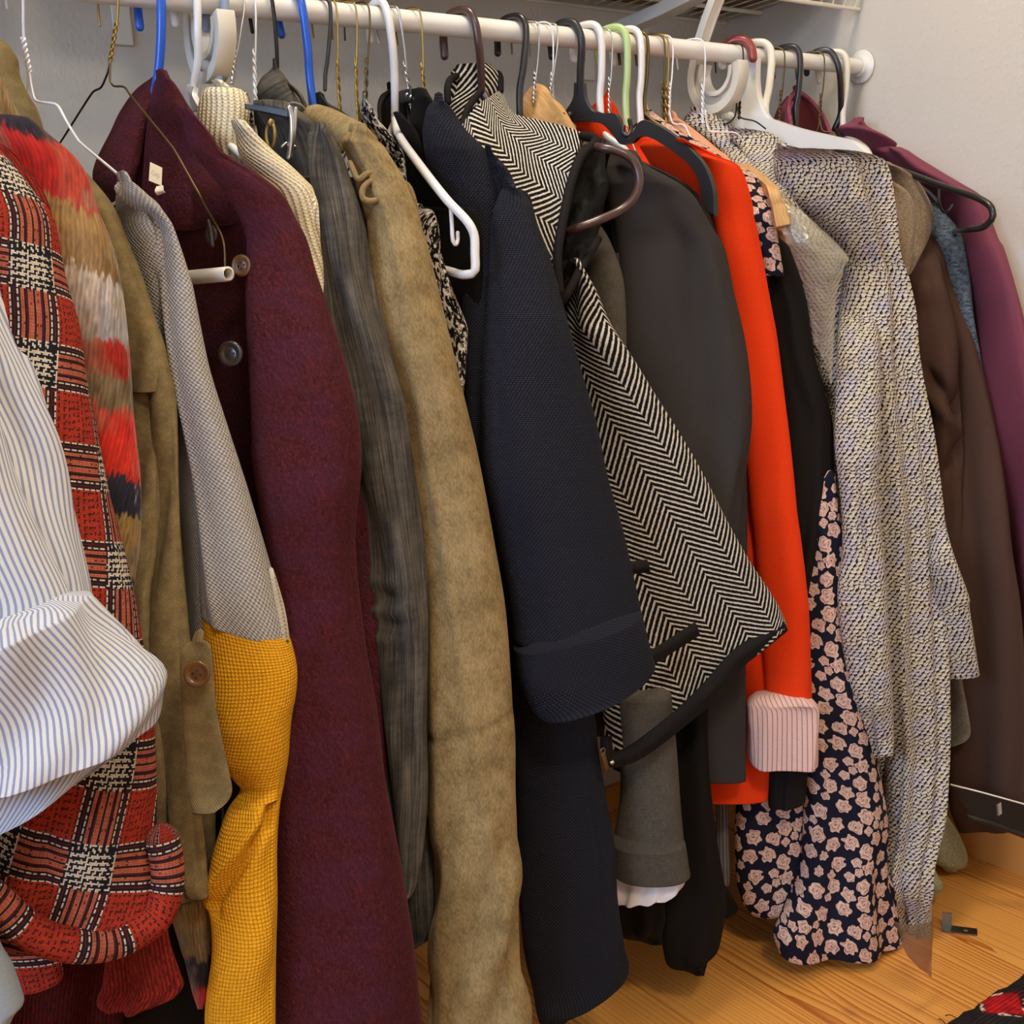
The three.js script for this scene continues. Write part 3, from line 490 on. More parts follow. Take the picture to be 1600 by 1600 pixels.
// ---------------------------------------------------------------- hangers
{
  const H = (px, kind, mat, label, o = {}) => makeHanger({ name: o.name ?? (kind === 'wire' ? 'wire_hanger' : 'plastic_hanger'), label, px, kind, mat, group: o.group, ...o });
  const tri = (t, nk, tip, r, mat) => { };
  // white wire hanger of the grey and yellow sweater
  {
    const fr0 = hangerFrame(34, .2, .019), nk = W(52, 158, .0), t = thing('wire_hanger', 'white wire hanger with a twisted neck holding the grey and yellow sweater', 'hanger', V(fr0.X, ROD_Y, 0)), r = .0013;
    const a = W(38, 68, .006), b = W(45, 108, .002);
    part(t, 'hook', tube([fr0.H(-.019, -.02), fr0.H(-.019, .004), fr0.H(0, .0142), fr0.H(.019, .004), fr0.H(.0185, -.012), a, b], r, { n: 60 }), P.whitewire);
    const tw = []; for (let k = 0; k < 2; k++) { const p = []; for (let i = 0; i <= 26; i++) { const u = i / 26, c = W(lerp(36, 46, u), lerp(60, 112, u), lerp(.008, .002, u)), q = u * TAU * 3 + k * Math.PI; p.push(c.add(V(Math.cos(q) * r * 1.2, 0, Math.sin(q) * r * 1.2))); } tw.push(tube(p, r, { n: 60 })); } part(t, 'twist', tw, P.whitewire);
    part(t, 'arm', polytube([b, W(48, 130, .002), W(54, 158, .006), W(90, 163, .04), W(104, 190, .055), W(123, 221, .08), W(200, 286, .165), W(206, 300, .165)], r), P.whitewire);
    const far = [b.clone(), W(44, 140, -.004), W(38, 158, -.01), W(10, 168, -.05), W(-60, 240, -.19)]; part(t, 'arm', polytube(far, r), P.whitewire);
    part(t, 'bar', tube([W(172, 322, .1), W(206, 300, .165)], r), P.whitewire);
  }
  // empty gold wire hanger with its paper tube
  {
    const fr0 = hangerFrame(185, .22, .019), t = thing('wire_hanger', 'bare gold wire trouser hanger with a white paper tube, in front of the burgundy coat', 'hanger', V(fr0.X, ROD_Y, 0)), r = .0011, b = W(172, 98, .0);
    part(t, 'hook', tube([fr0.H(-.024, -.028), fr0.H(-.022, -.004), fr0.H(-.012, .0115), fr0.H(0, .0139), fr0.H(.012, .0115), fr0.H(.019, .002), W(183, 34, .012), b], r, { n: 60 }), P.goldwire);
    const tw = []; for (let k = 0; k < 2; k++) { const p = []; for (let i = 0; i <= 26; i++) { const u = i / 26, c = W(lerp(182, 172.5, u), lerp(36, 95, u), lerp(.011, 0, u)), q = u * TAU * 2.6 + k * Math.PI; p.push(c.add(V(Math.cos(q) * r * 1.25, 0, Math.sin(q) * r * 1.25))); } tw.push(tube(p, r, { n: 60 })); } part(t, 'twist', tw, P.goldwire);
    const tip = W(352, 432, .185), far = W(60, 270, -.17);
    part(t, 'arm', polytube([b, W(171.5, 126, .003), W(177, 135, .008), W(195, 135, .022), W(203, 148, .03), W(271, 232, .1), W(298, 280, .13), W(346, 366, .178), W(351, 385, .184), tip], r), P.bronzewire);
    part(t, 'arm', polytube([b, W(168, 115, -.003), W(158, 138, -.014), W(146, 142, -.024), W(96, 220, -.1), far], r), P.darkwire);
    const dir = far.clone().sub(tip).normalize(), p0 = W(357, 428, .19), p1 = p0.clone().addScaledVector(V(-Math.sin(.26), .0, -Math.cos(.26)), .38);
    part(t, 'paper_tube', new THREE.LatheGeometry([[.0052, 0], [.0068, 0], [.0068, .38], [.0052, .38], [.0052, 0]].map(([a, c]) => new THREE.Vector2(a, c)), 24).applyQuaternion(new THREE.Quaternion().setFromUnitVectors(V(0, 1, 0), p1.clone().sub(p0).normalize())).translate(p0.x, p0.y, p0.z), P.paper);
  }
  // blue plastic hanger of the burgundy coat, white and slate ones behind it
  {
    const f = hangerFrame(251, .24, .021), t = thing('plastic_hanger', 'bright blue tubular plastic hanger inside the burgundy coat collar', 'hanger', V(f.X, ROD_Y, 0)), r = .0047;
    const n = W(237, 176, .0);
    part(t, 'hook', tube([f.H(-.023, -.026), f.H(-.0225, -.004), f.H(-.014, .0145), f.H(0, .0178), f.H(.014, .0145), f.H(.021, .003), W(252, 40, .02), W(249, 100, .012), W(243, 140, .004), n, W(227, 203, -.004)], r, { n: 80 }), P.blue);
    part(t, 'arm', tube([n, W(240, 186, .008), W(250, 178, .014)], r), P.blue); part(t, 'arm', tube([W(227, 203, -.004), f.H(-.05, -.125), f.H(-.17, -.18)], r), P.blue);
  }
  {
    const f = hangerFrame(307, .24, .021), t = thing('plastic_hanger', 'white plastic hanger whose wide neck shows behind the burgundy collar', 'hanger', V(f.X, ROD_Y, 0)), r = .0042, n = W(300, 145, 0);
    part(t, 'hook', tube([f.H(-.021, -.02), f.H(-.021, 0), f.H(-.013, .0135), f.H(0, .017), f.H(.013, .0135), f.H(.021, .001), W(309, 50, .02), W(309, 95, .012), W(304, 122, .004), n], r, { n: 70 }), P.white);
    part(t, 'neck_plate', sheet([[[294, 132, .0], [303, 134, .004], [307, 138, .008]], [[287, 150, -.01], [300, 155, .0], [305, 150, .012]], [[280, 170, -.02], [300, 175, 0], [318, 172, .03]]], P.white, { th: .006 }), P.white);
    for (const s of [1, -1]) part(t, 'arm', tube([f.H(0, -.12), f.H(s * .05, -.15), f.H(s * .15, -.21)], r), P.white);
  }
  H(352, 'tube', P.slate, 'slate grey plastic hanger behind the cream knit collar', { phi: .1, neck: -.11, lean: -0.014, L: .15, r: .0048, drop: .05 });
  H(383, 'wire', P.silverwire, 'silver wire hanger with a curved dark stem, just right of the slate grey hanger', { phi: .3, neck: -.085, lean: -0.024, L: .15, group: undefined , arms: false });
  H(399, 'wire', P.whitewire, 'white wire hanger with a twisted neck, left of the denim collar', { phi: .25, neck: -.1, lean: -0.006, L: .15 , arms: false });
  H(426, 'tube', P.darkwire, 'dark metal hanger hook rising from the denim collar tip', { r: .0021, phi: .25, neck: -.07, lean: 0.004, L: .13, hr: .02, name: 'metal_hanger' });
  H(472, 'tube', P.blue, 'blue tubular plastic hanger behind the denim jacket collar', { phi: .25, neck: -.13, lean: 0.01, L: .11, drop: .12 });
  {
    const t = H(517, 'tube', P.blackmatte, 'black hanger with a thin hook and a wide shaped neck over the tan suede collar', { r: .0022, phi: .3, neck: -.085, lean: -0.013, arms: false, name: 'suit_hanger' });
    part(t, 'shoulders', [sheet([[[496, 146, .004], [503, 145, .008]], [[491, 158, 0], [508, 156, .012]], [[486, 172, -.01], [525, 170, .03]], [[486, 190, -.01], [560, 196, .06]]], P.blackmatte, { th: .010 })], P.blackmatte);
  }
  H(526, 'wire', P.goldwire, 'gold wire hanger with a twisted neck, first right of the black suit hanger', { phi: .25, neck: -.115, lean: -0.001, L: .14 });
  H(557, 'wire', P.goldwire, 'gold wire hanger, the middle of three gold ones left of the white hanger', { phi: .25, neck: -.125, lean: -0.004, L: .14 });
  H(578, 'wire', P.bronzewire, 'dull bronze wire hanger holding the speckled knit, just left of the white hanger', { phi: .25, neck: -.125, lean: -0.01, L: .14 });
  // white tubular hanger of the black jacket
  {
    const f = hangerFrame(606, .05, .021), t = thing('plastic_hanger', 'white tubular plastic hanger with strap hooks holding the black jacket', 'hanger', V(f.X, ROD_Y, 0)), r = .0047;
    part(t, 'hook', tube([f.H(-.021, -.02), f.H(-.021, 0), f.H(-.013, .0140), f.H(0, .0176), f.H(.013, .0140), f.H(.021, 0), W(613, 70, .02), W(616, 110, .014), W(617, 160, .006), W(617, 186, 0)], r, { n: 70 }), P.white);
    const tip = W(741, 368, .225), tip2 = W(741, 425, .225);
    part(t, 'arm', tube([W(617, 186, 0), W(622, 208, .04), W(650, 250, .13), W(700, 314, .2), W(733, 350, .222), tip, W(742, 395, .226), tip2, W(728, 429, .215), W(700, 423, .16), W(660, 414, .08)], r, { n: 90 }), P.white);
    part(t, 'arm', tube([W(617, 192, -.002), f.H(-.015, -.15), f.H(-.1, -.2), f.H(-.12, -.225)], r), P.white);
    part(t, 'strap_hook', tube([W(704, 320, .2), W(706, 350, .2), W(708, 376, .2), W(712, 382, .2), W(715, 376, .2), W(715, 364, .2)], .0022), P.white);
  }
  {
    const t = H(624, 'wire', P.silverwire, 'slim silver hook with a black clip top, right of the white hanger', { phi: .2, neck: -.1, lean: 0.014, arms: false, r: .0014, name: 'clip_hanger' });
    const c = W(641, 150, .02); part(t, 'clip', [new RoundedBoxGeometry(.016, .014, .02, 2, .002).rotateY(.2).translate(c.x, c.y, c.z)], P.blackmatte);
    for (const d of [0, 1, 2]) { const q = W(636 + d * 6, 148 + d * 3, .034); part(t, 'rivet', new THREE.SphereGeometry(.0022, 10, 8).translate(q.x, q.y, q.z), P.chrome); }
  }
  {
    const t = H(658, 'wire', P.goldwire, 'gold wire hanger with a black pad, behind the navy coat collar', { phi: .25, neck: -.095, lean: 0.003, L: .13 });
    part(t, 'shoulder_pad', sheet([[[655, 142, 0], [662, 142, .01]], [[648, 156, 0], [676, 158, .02]], [[645, 172, 0], [690, 182, .03]]], P.blackmatte, { th: .008 }), P.blackmatte);
  }
  // brown tubular hanger of the herringbone vest; its near end comes out of the armhole
  {
    const f = hangerFrame(742, .45, .021), t = thing('plastic_hanger', 'brown tubular plastic hanger whose end sticks out of the herringbone vest armhole', 'hanger', V(f.X, ROD_Y, 0)), r = .0050;
    part(t, 'hook', tube([f.H(-.024, -.03), f.H(-.023, -.004), f.H(-.014, .0145), f.H(0, .0181), f.H(.014, .0145), f.H(.0215, .001), W(748, 70, .019), W(751, 100, .012), W(752, 122, .006), W(752, 140, 0)], r, { n: 80 }), P.brown);
    part(t, 'frame', tube([W(752, 140, 0), W(770, 165, .01), W(840, 212, .05), W(890, 226, .09), W(922, 229, .17), W(940, 231, .2), W(970, 238, .216), W(990, 252, .224), W(999, 282, .228), W(990, 310, .226), W(970, 328, .22), W(930, 346, .212), W(900, 357, .2), W(880, 366, .17), W(820, 372, .03)], r, { n: 120 }), P.brown);
  }
  H(822, 'tube', P.black, 'glossy black tubular hanger left of the light wooden hanger', { phi: .35, neck: -.12, lean: -0.014, L: .14, drop: .05 });
  // wooden hanger of the charcoal blazer
  {
    const t = H(842, 'wire', P.chrome, 'light wooden hanger with a thin wire hook inside the charcoal blazer collar', { phi: .3, neck: -.085, lean: -0.01, arms: false, r: .0013, name: 'wooden_hanger' });
    part(t, 'body', sheet([[[809, 200, -.01], [812, 168, -.006], [830, 140, .0], [845, 139, .004]], [[822, 215, .0], [835, 180, .01], [850, 150, .015], [858, 147, .02]], [[850, 235, .03], [862, 210, .04], [872, 172, .045], [876, 168, .05]], [[900, 290, .13], [905, 270, .13], [910, 240, .13], [915, 230, .13]]], P.wood, { th: .012 }), P.wood);
  }
  H(863, 'wire', P.whitewire, 'white wire hanger with a twisted neck, right behind the wooden hanger', { phi: .3, neck: -.095, lean: 0.002, L: .12 });
  H(872, 'wire', P.silverwire, 'silver wire hanger with a bowed stem, left of the flat black hanger', { phi: .3, neck: -.085, lean: -0.018, L: .12 });
  // flat black hanger with a strap notch
  {
    const f = hangerFrame(907, .42, .021), t = thing('plastic_hanger', 'flat matte black plastic hanger with a strap notch, over the orange blazer', 'hanger', V(f.X, ROD_Y, 0));
    const hk = (d) => [f.H(-.021, -.02), f.H(-.021, 0), f.H(-.013, .0135 + d), f.H(0, .017 + d), f.H(.013, .0135 + d), f.H(.021, 0), W(909, 70, .02), W(907, 110, .012), W(906, 150, .004)];
    part(t, 'hook', tube(hk(.001), .0050, { n: 70 }), P.blackmatte);
    const z = (x) => lerp(0, .2, (x - 900) / 220), Q = (x, y) => [x, y, z(x)];
    part(t, 'arm', sheet([[Q(899, 130), Q(914, 130)], [Q(897, 155), Q(917, 155)], [Q(884, 178), Q(928, 172)], [Q(886, 190), Q(936, 176)]], P.blackmatte, { th: .007 }), P.blackmatte);
    part(t, 'arm', sheet([[Q(886, 190), Q(884, 176)], [Q(915, 190), Q(918, 170)], [Q(942, 194), Q(944, 177)], [Q(960, 212), Q(966, 180)], [Q(972, 226), Q(977, 212)], [Q(990, 223), Q(986, 216)], [Q(1002, 214), Q(1000, 192)], [Q(1020, 216), Q(1018, 190)], [Q(1052, 236), Q(1053, 209)], [Q(1078, 257), Q(1085, 236)], [Q(1093, 280), Q(1106, 264)], [Q(1098, 306), Q(1118, 300)], [Q(1106, 330), Q(1119, 338)]], P.blackmatte, { th: .007, nu: 90 }), P.blackmatte);
    part(t, 'strap_notch', tube([W(984, 188, z(980) + .003), W(986, 202, z(980) + .003), W(981, 212, z(980) + .003), W(974, 208, z(974) + .003), W(974, 198, z(974) + .003)], .0030), P.blackmatte);
    part(t, 'arm', tube([W(890, 180, -.005), f.H(-.06, -.1), f.H(-.18, -.16)], .005), P.blackmatte);
  }
  H(939, 'tube', P.white, 'thick white tubular hanger in the orange blazer collar', { phi: .4, neck: -.115, lean: 0.003, L: .15, r: .0048 });
  H(956, 'wire', P.silverwire, 'silver wire hanger between the white and the pale green hangers', { phi: .35, neck: -.09, lean: -0.003, L: .12 });
  H(979, 'tube', P.green, 'pale green tubular plastic hanger', { phi: .4, neck: -.12, lean: 0.004, L: .14, r: .0048 });
  H(1001, 'tube', P.white, 'white tubular hanger holding the floral dress, right of the pale green hanger', { phi: .4, neck: -.105, lean: 0.004, L: .15, r: .0046 });
  H(1012, 'tube', P.bronzewire, 'thick brown wire hanger, first right of the floral dress hanger', { phi: .4, neck: -.09, lean: -0.002, L: .12, r: .0022, name: 'metal_hanger' });
  H(1038, 'wire', P.bronzewire, 'bronze wire hanger with a braided neck, the left of two over the peach blouse', { phi: .4, neck: -.12, lean: 0.001, L: .12, r: .0014 });
  H(1044, 'wire', P.goldwire, 'gold wire hanger with a twisted neck, the right of two over the peach blouse', { phi: .4, neck: -.12, lean: 0.001, L: .12, r: .0014 });
  H(1051, 'wire', P.whitewire, 'white wire hanger with a bowed stem, right of the two gold ones', { phi: .4, neck: -.085, lean: -0.004, L: .12 });
  {
    const t = H(1101, 'wire', P.whitewire, 'white wire hanger in front of the ring bracket, over the marled cardigan collar', { phi: .35, neck: -.098, lean: 0.001, arms: false });
    const b = W(1102, 172, .0); part(t, 'arm', polytube([b, W(1104, 196, .01), W(1109, 206, .02), W(1150, 207, .06), W(1158, 216, .06)], .0011), P.whitewire); part(t, 'arm', polytube([b, W(1097, 190, -.004), W(1097, 207, -.01), W(1070, 212, -.04), W(1030, 240, -.1)], .0011), P.whitewire);
  }
  // big white hanger with a red top
  {
    const f = hangerFrame(1176, .5, .022), t = thing('plastic_hanger', 'large white plastic hanger with a red hook top, bare shoulder above the marled cardigan', 'hanger', V(f.X, ROD_Y, 0)), r = .0062;
    part(t, 'hook', tube([f.H(-.022, -.012), f.H(-.022, .001), f.H(-.017, .012)], r, { n: 30 }), P.white);
    part(t, 'hook_cap', tube([f.H(-.016, .0128), f.H(-.008, .0185), f.H(.001, .020), f.H(.012, .0165), f.H(.02, .006), f.H(.0225, -.008)], r * 1.03, { n: 40 }), P.red, 'red hook top');
    const z = (x) => lerp(.0, .19, (x - 1170) / 180), Q = (x, y, d = 0) => [x, y, z(x) + d];
    part(t, 'neck', sheet([[Q(1166, 88), Q(1186, 90)], [Q(1167, 120), Q(1185, 122)], [Q(1158, 150), Q(1189, 155)], [Q(1140, 172), Q(1200, 178)], [Q(1128, 190), Q(1212, 192)]], P.white, { th: .011 }), P.white);
    part(t, 'arm', sheet([[Q(1130, 176), Q(1128, 200)], [Q(1160, 174), Q(1150, 215)], [Q(1204, 185), Q(1200, 230)], [Q(1250, 200), Q(1245, 250)], [Q(1300, 212), Q(1300, 262)], [Q(1335, 221), Q(1335, 266)], [Q(1358, 240), Q(1350, 268)]], P.white, { th: .013, nu: 60 }), P.white);
    part(t, 'arm', tube([W(1140, 182, -.01), f.H(-.08, -.1), f.H(-.19, -.14)], .007), P.white);
  }
  {
    const t = H(1161, 'wire', P.darkwire, 'dark wire hanger crossing in front of the big white hanger', { phi: .35, neck: -.09, lean: -0.004, arms: false });
    const b = W(1151, 163, .03); part(t, 'arm', polytube([b, W(1155, 184, .035), W(1180, 189, .05), W(1196, 201, .07)], .0011), P.darkwire); part(t, 'arm', polytube([b, W(1149, 182, .025), W(1141, 191, .02), W(1128, 196, .01)], .0011), P.darkwire);
    part(t, 'stem', tube([W(1158, 120, .018), W(1153, 150, .025), b], .0013), P.darkwire);
  }
  H(1205, 'tube', P.offwhite, 'cream tubular hanger with a looped hook, right of the red-topped hanger', { phi: .5, neck: -.09, lean: -0.01, L: .13, r: .0055, hr: .025 });
  H(1226, 'wire', P.bronzewire, 'thin bronze wire hanger, left of the maroon hood', { phi: .45, neck: -.09, lean: -0.009, L: .12 });
  H(1250, 'tube', P.black, 'glossy black tubular hanger inside the maroon hood', { phi: .4, neck: -.1, lean: -0.003, L: .13, r: .0045 });
  H(1288, 'wire', P.bronzewire, 'thin wire hanger between the two black tubular hangers at the right', { phi: .45, neck: -.085, lean: -0.006, L: .1 });
  // black tubular hanger of the maroon raincoat
  {
    const f = hangerFrame(1307, .5, .022), t = thing('plastic_hanger', 'black tubular plastic hanger looping out at the maroon raincoat shoulder', 'hanger', V(f.X, ROD_Y, 0)), r = .0046;
    part(t, 'hook', tube([f.H(-.022, -.012), f.H(-.0215, .003), f.H(-.013, .0145), f.H(0, .0177), f.H(.013, .0145), f.H(.0225, -.001), W(1312, 115, .022), W(1314, 150, .016), W(1313, 180, .008), W(1304, 202, 0)], r, { n: 80 }), P.black);
    part(t, 'frame', tube([W(1304, 202, .0), W(1330, 235, .05), ...[[1385, 258], [1465, 288], [1535, 313], [1549, 325], [1551, 340], [1538, 354], [1512, 359]].map(([x, y]) => W(x, y, Math.max(.12, onWall(x, y).z + .072))), W(1485, 362, .16), W(1450, 364, .08)], r, { n: 110 }), P.black);
    part(t, 'strap_hook', tube([[1467, 292], [1468, 318], [1474, 330], [1483, 329], [1488, 321]].map(([x, y]) => W(x, y, .205)), .0022), P.black);
  }
  H(1323, 'tube', P.offwhite, 'white tubular hanger nearest the right wall', { phi: .5, neck: -.1, lean: 0.001, L: .1, r: .0046 });
}
// ---------------------------------------------------------------- garments, from left to right
const G = (name, label, cat, px, group) => { const p = W(px, 60, 0); return thing(name, label, cat, V(p.x, ROD_Y - .1, 0), group); };
const add = (t, n, rows, mat, o, label) => part(t, n, loft(rows, mat, o), mat, label);
const groove = (x, c, w, d) => -d * gz(x, c, w);

{ // striped shirt
  const t = G('shirt', 'white cotton shirt with blue-grey stripes and rolled cuff, nearest at the left edge', 'shirt', -60);
  const front = (x, y, f) => f ? .004 * Math.sin(x * 5 + y * .012) + .003 * Math.sin(x * 9 - y * .02) : 0;
  add(t, 'sleeve', [[330, -190, -28], [435, -170, 2], [587, -150, 62], [750, -130, 107], [834, -120, 127], [907, -115, 143], [965, -112, 150]], M.stripe, { th: .035, zo: .035, fold: front, from: 'R' });
  add(t, 'sleeve_fold', [[400, -180, -62], [600, -165, -14], [750, -150, 27], [850, -140, 72], [930, -135, 112], [985, -135, 112]], M.stripe, { th: .03, zo: .06, rot: .12, from: 'R' });
  add(t, 'cuff', [[-170, 1046, 145, 930], [-172, 1066, 172, 958], [-166, 1105, 214, 1003], [-160, 1150, 246, 1046], [-150, 1195, 249, 1080], [-145, 1235, 247, 1106], [-142, 1246, 244, 1118]], M.stripe, { th: .06, zo: .075, rot: .0, deep: .03, fold: (x, y, f, c) => f ? .007 * Math.sin((y - 930) * .03 + x * 2.2) * sstep(-.9, .2, x) + .004 * Math.sin(x * 11 + y * .05) : 0 });
  add(t, 'cuff_lining', [[-150, 1170, 236, 1080], [-140, 1260, 232, 1112], [-135, 1310, 215, 1140], [-130, 1345, 190, 1160], [-125, 1352, 176, 1168]], M.stripe, { th: .045, zo: .06, rot: .35, deep: .03, fold: (x, y, f) => f ? .005 * Math.sin(x * 8 + y * .02) : 0 });
  body(t, -150, 320, .25, .35, M.stripe, { lean: 0, rise: .075 });
}
{
  const t = G('shirt', 'pale grey-blue shirt tail peeking in at the bottom left corner', 'shirt', -70);
  add(t, 'tail', [[1330, -160, -40], [1440, -150, -14], [1487, -140, 1], [1513, -140, 18], [1548, -130, 31], [1572, -120, 37], [1590, -110, 24], [1640, -100, 0]], M.paleblue, { th: .02, zo: .05 });
}
{ // flannel
  const t = G('flannel_shirt', 'red, black and cream plaid flannel shirt with rolled sleeve, right behind the striped shirt', 'shirt', -20);
  const f = (x, y, fr0) => fr0 ? .006 * gz(x, .1 + .25 * Math.sin(y * .006), .3) + .005 * Math.sin(y * .021 + x * 3) * sstep(1150, 1300, y) - groove(x, -.1, .08, -.004) * sstep(1200, 1300, y) : 0;
  add(t, 'sleeve', [[225, -140, -14], [238, -130, 4], [262, -120, 25], [300, -110, 55], [342, -100, 84], [400, -90, 96], [450, -82, 107], [512, -75, 125], [600, -66, 137], [662, -60, 150], [767, -45, 170], [834, -30, 187], [924, -20, 208], [1003, -12, 222], [1100, -10, 237], [1180, -15, 244], [1234, -25, 246], [1302, -35, 246], [1370, -45, 244], [1420, -50, 232], [1455, -40, 200]], M.plaid, { th: .04, zo: .015, rot: .2, fold: f });
  const roll = [[254, 1312], [261, 1350], [260, 1392], [246, 1430], [220, 1452], [178, 1472], [126, 1478], [80, 1470], [42, 1452], [0, 1416], [-50, 1372], [-90, 1340]].map(([x, y]) => W(x, y, Zf(y) + .03));
  const rg = tube(roll, .0135, { n: 120, seg: 20 }), uv = rg.attributes.uv; for (let i = 0; i < uv.count; i++) uv.setXY(i, uv.getX(i) * 2.9, uv.getY(i) * 1.0);
  part(t, 'rolled_cuff', rg, M.plaid);
  add(t, 'hem', [[1440, -60, 70], [1490, -40, 94], [1530, -10, 98], [1542, 20, 84]], M.plaid, { th: .012, zo: -.06 });
  body(t, -95, 300, .25, .42, M.plaid, { lean: 0, rise: .07 });
}
{ // blanket check shacket
  const t = G('shirt_jacket', 'fuzzy brushed check jacket in red, tan, cream and navy, between flannel and olive jacket', 'jacket', 10);
  add(t, 'collar', [[108, -90, -8], [125, -85, 2], [150, -80, 14], [187, -70, 33], [207, -65, 62], [225, -60, 78], [252, -50, 76], [290, -40, 70]], M.blanket, { th: .02, z: .15, dz: .03, dv: .1, rot: .5 });
  add(t, 'sleeve', [[196, -30, 62], [207, -30, 74], [235, -25, 107], [267, -20, 131], [300, -10, 143], [330, 0, 152], [355, 10, 163], [400, 30, 179], [475, 60, 193], [575, 90, 203], [650, 110, 208], [740, 130, 218], [800, 140, 220], [862, 150, 217], [905, 160, 210], [970, 165, 204]], M.blanket, { th: .028, zo: .0, dv: -.004, rot: .3, fold: (x, y, f) => f ? -groove(x, .35, .2, .0) + .004 * Math.sin(y * .018) : 0 });
  add(t, 'front_edge', [[228, -60, 8], [245, -50, 30], [280, -40, 62], [320, -30, 84], [360, -20, 96], [400, -10, 102], [460, 0, 108]], M.fuzzred, { th: .02, zo: .004 });
  add(t, 'hem', [[1380, 180, 252], [1431, 178, 261], [1480, 174, 270], [1520, 168, 284], [1538, 164, 290], [1552, 158, 283], [1562, 160, 270], [1570, 176, 252]], M.fuzzred, { th: .014, zo: .0, fold: (x) => .004 * Math.sin(x * 6) });
  add(t, 'hem', [[1380, 255, 330], [1450, 275, 331], [1500, 290, 332], [1545, 300, 330], [1575, 308, 318]], M.blanket, { th: .012, zo: -.05, dv: .30 });
  body(t, -40, 240, .25, .22, M.darkred, { lean: .05 });
}
{
  const t = G('skirt', 'dark red wool skirt hanging low under the flannel cuff, bottom left', 'skirt', 0);
  add(t, 'panel', [[1200, -40, 240], [1380, -40, 230], [1480, -40, 205], [1560, -40, 186], [1660, -40, 178]], M.darkred, { th: .02, z: .2, dz: .03, fold: (x) => .006 * Math.sin(x * 8) });
  const t2 = G('trousers', 'black trousers just visible between the red hem and the yellow sleeve, bottom left', 'trousers', 60);
  add(t2, 'leg', [[1200, 150, 350], [1400, 150, 345], [1660, 150, 345]], M.blackdeep, { th: .02, z: .17, dz: .04 });
}
{ // olive twill
  const t = G('jacket', 'olive twill jacket with a buttoned sleeve tab, beside the grey and yellow sweater', 'jacket', 30);
  add(t, 'collar', [[56, -70, -6], [66, -70, 12], [90, -70, 27], [118, -65, 31], [150, -60, 46], [170, -55, 57], [200, -45, 66], [250, -30, 72]], M.twill, { th: .022, z: .03 });
  const sh = (x, y, f) => f ? .003 * Math.sin(y * .03 + x * 4) : 0;
  add(t, 'shoulder', [[256, 50, 122], [268, 60, 132], [300, 90, 160], [330, 110, 181], [375, 140, 200], [437, 165, 226], [500, 185, 246], [545, 193, 262], [570, 196, 266], [610, 200, 262]], M.twill, { th: .022, zo: -.016, fold: sh });
  add(t, 'front', [[540, 190, 240], [640, 196, 250], [750, 205, 252], [862, 200, 244], [950, 196, 232], [1060, 205, 246], [1200, 220, 262], [1300, 236, 275], [1380, 250, 285]], M.twill, { th: .022, zo: -.03, fold: sh });
  add(t, 'sleeve', [[552, 214, 262], [575, 211, 268], [612, 222, 277], [680, 236, 279], [750, 245, 279], [862, 238, 282], [961, 230, 291], [1060, 236, 300], [1150, 242, 306], [1262, 250, 314], [1330, 262, 322], [1389, 270, 327], [1404, 282, 327]], M.twill, { th: .026, zo: -.015, fold: (x, y, f) => f ? .004 * Math.sin(y * .02 + x * 3) - .007 * gz(x, -.1 + (y - 1270) * .002, .12) * sstep(1220, 1280, y) : 0 });
  add(t, 'back', [[552, 250, 282], [650, 258, 300], [750, 262, 313], [900, 268, 330], [1100, 270, 336], [1250, 270, 336], [1350, 285, 336], [1402, 300, 328]], M.twill, { th: .016, zo: -.06 });
  const tab = add(t, 'sleeve_tab', [[1001, 300, 318], [1008, 288, 328], [1031, 281, 332], [1100, 284, 337], [1150, 287, 346], [1210, 291, 359], [1237, 293, 363], [1255, 297, 354], [1268, 302, 338]], M.twill, { th: .004, zo: .036, dz: .02, wob: .001 });
  button(tab, 308, 1053, Zf(1053) + .046, .0112, P.amber, { holes: true });
  body(t, 118, 275, .22, .22, M.twill, { lean: .03, rise: .03, L: .16 });
}
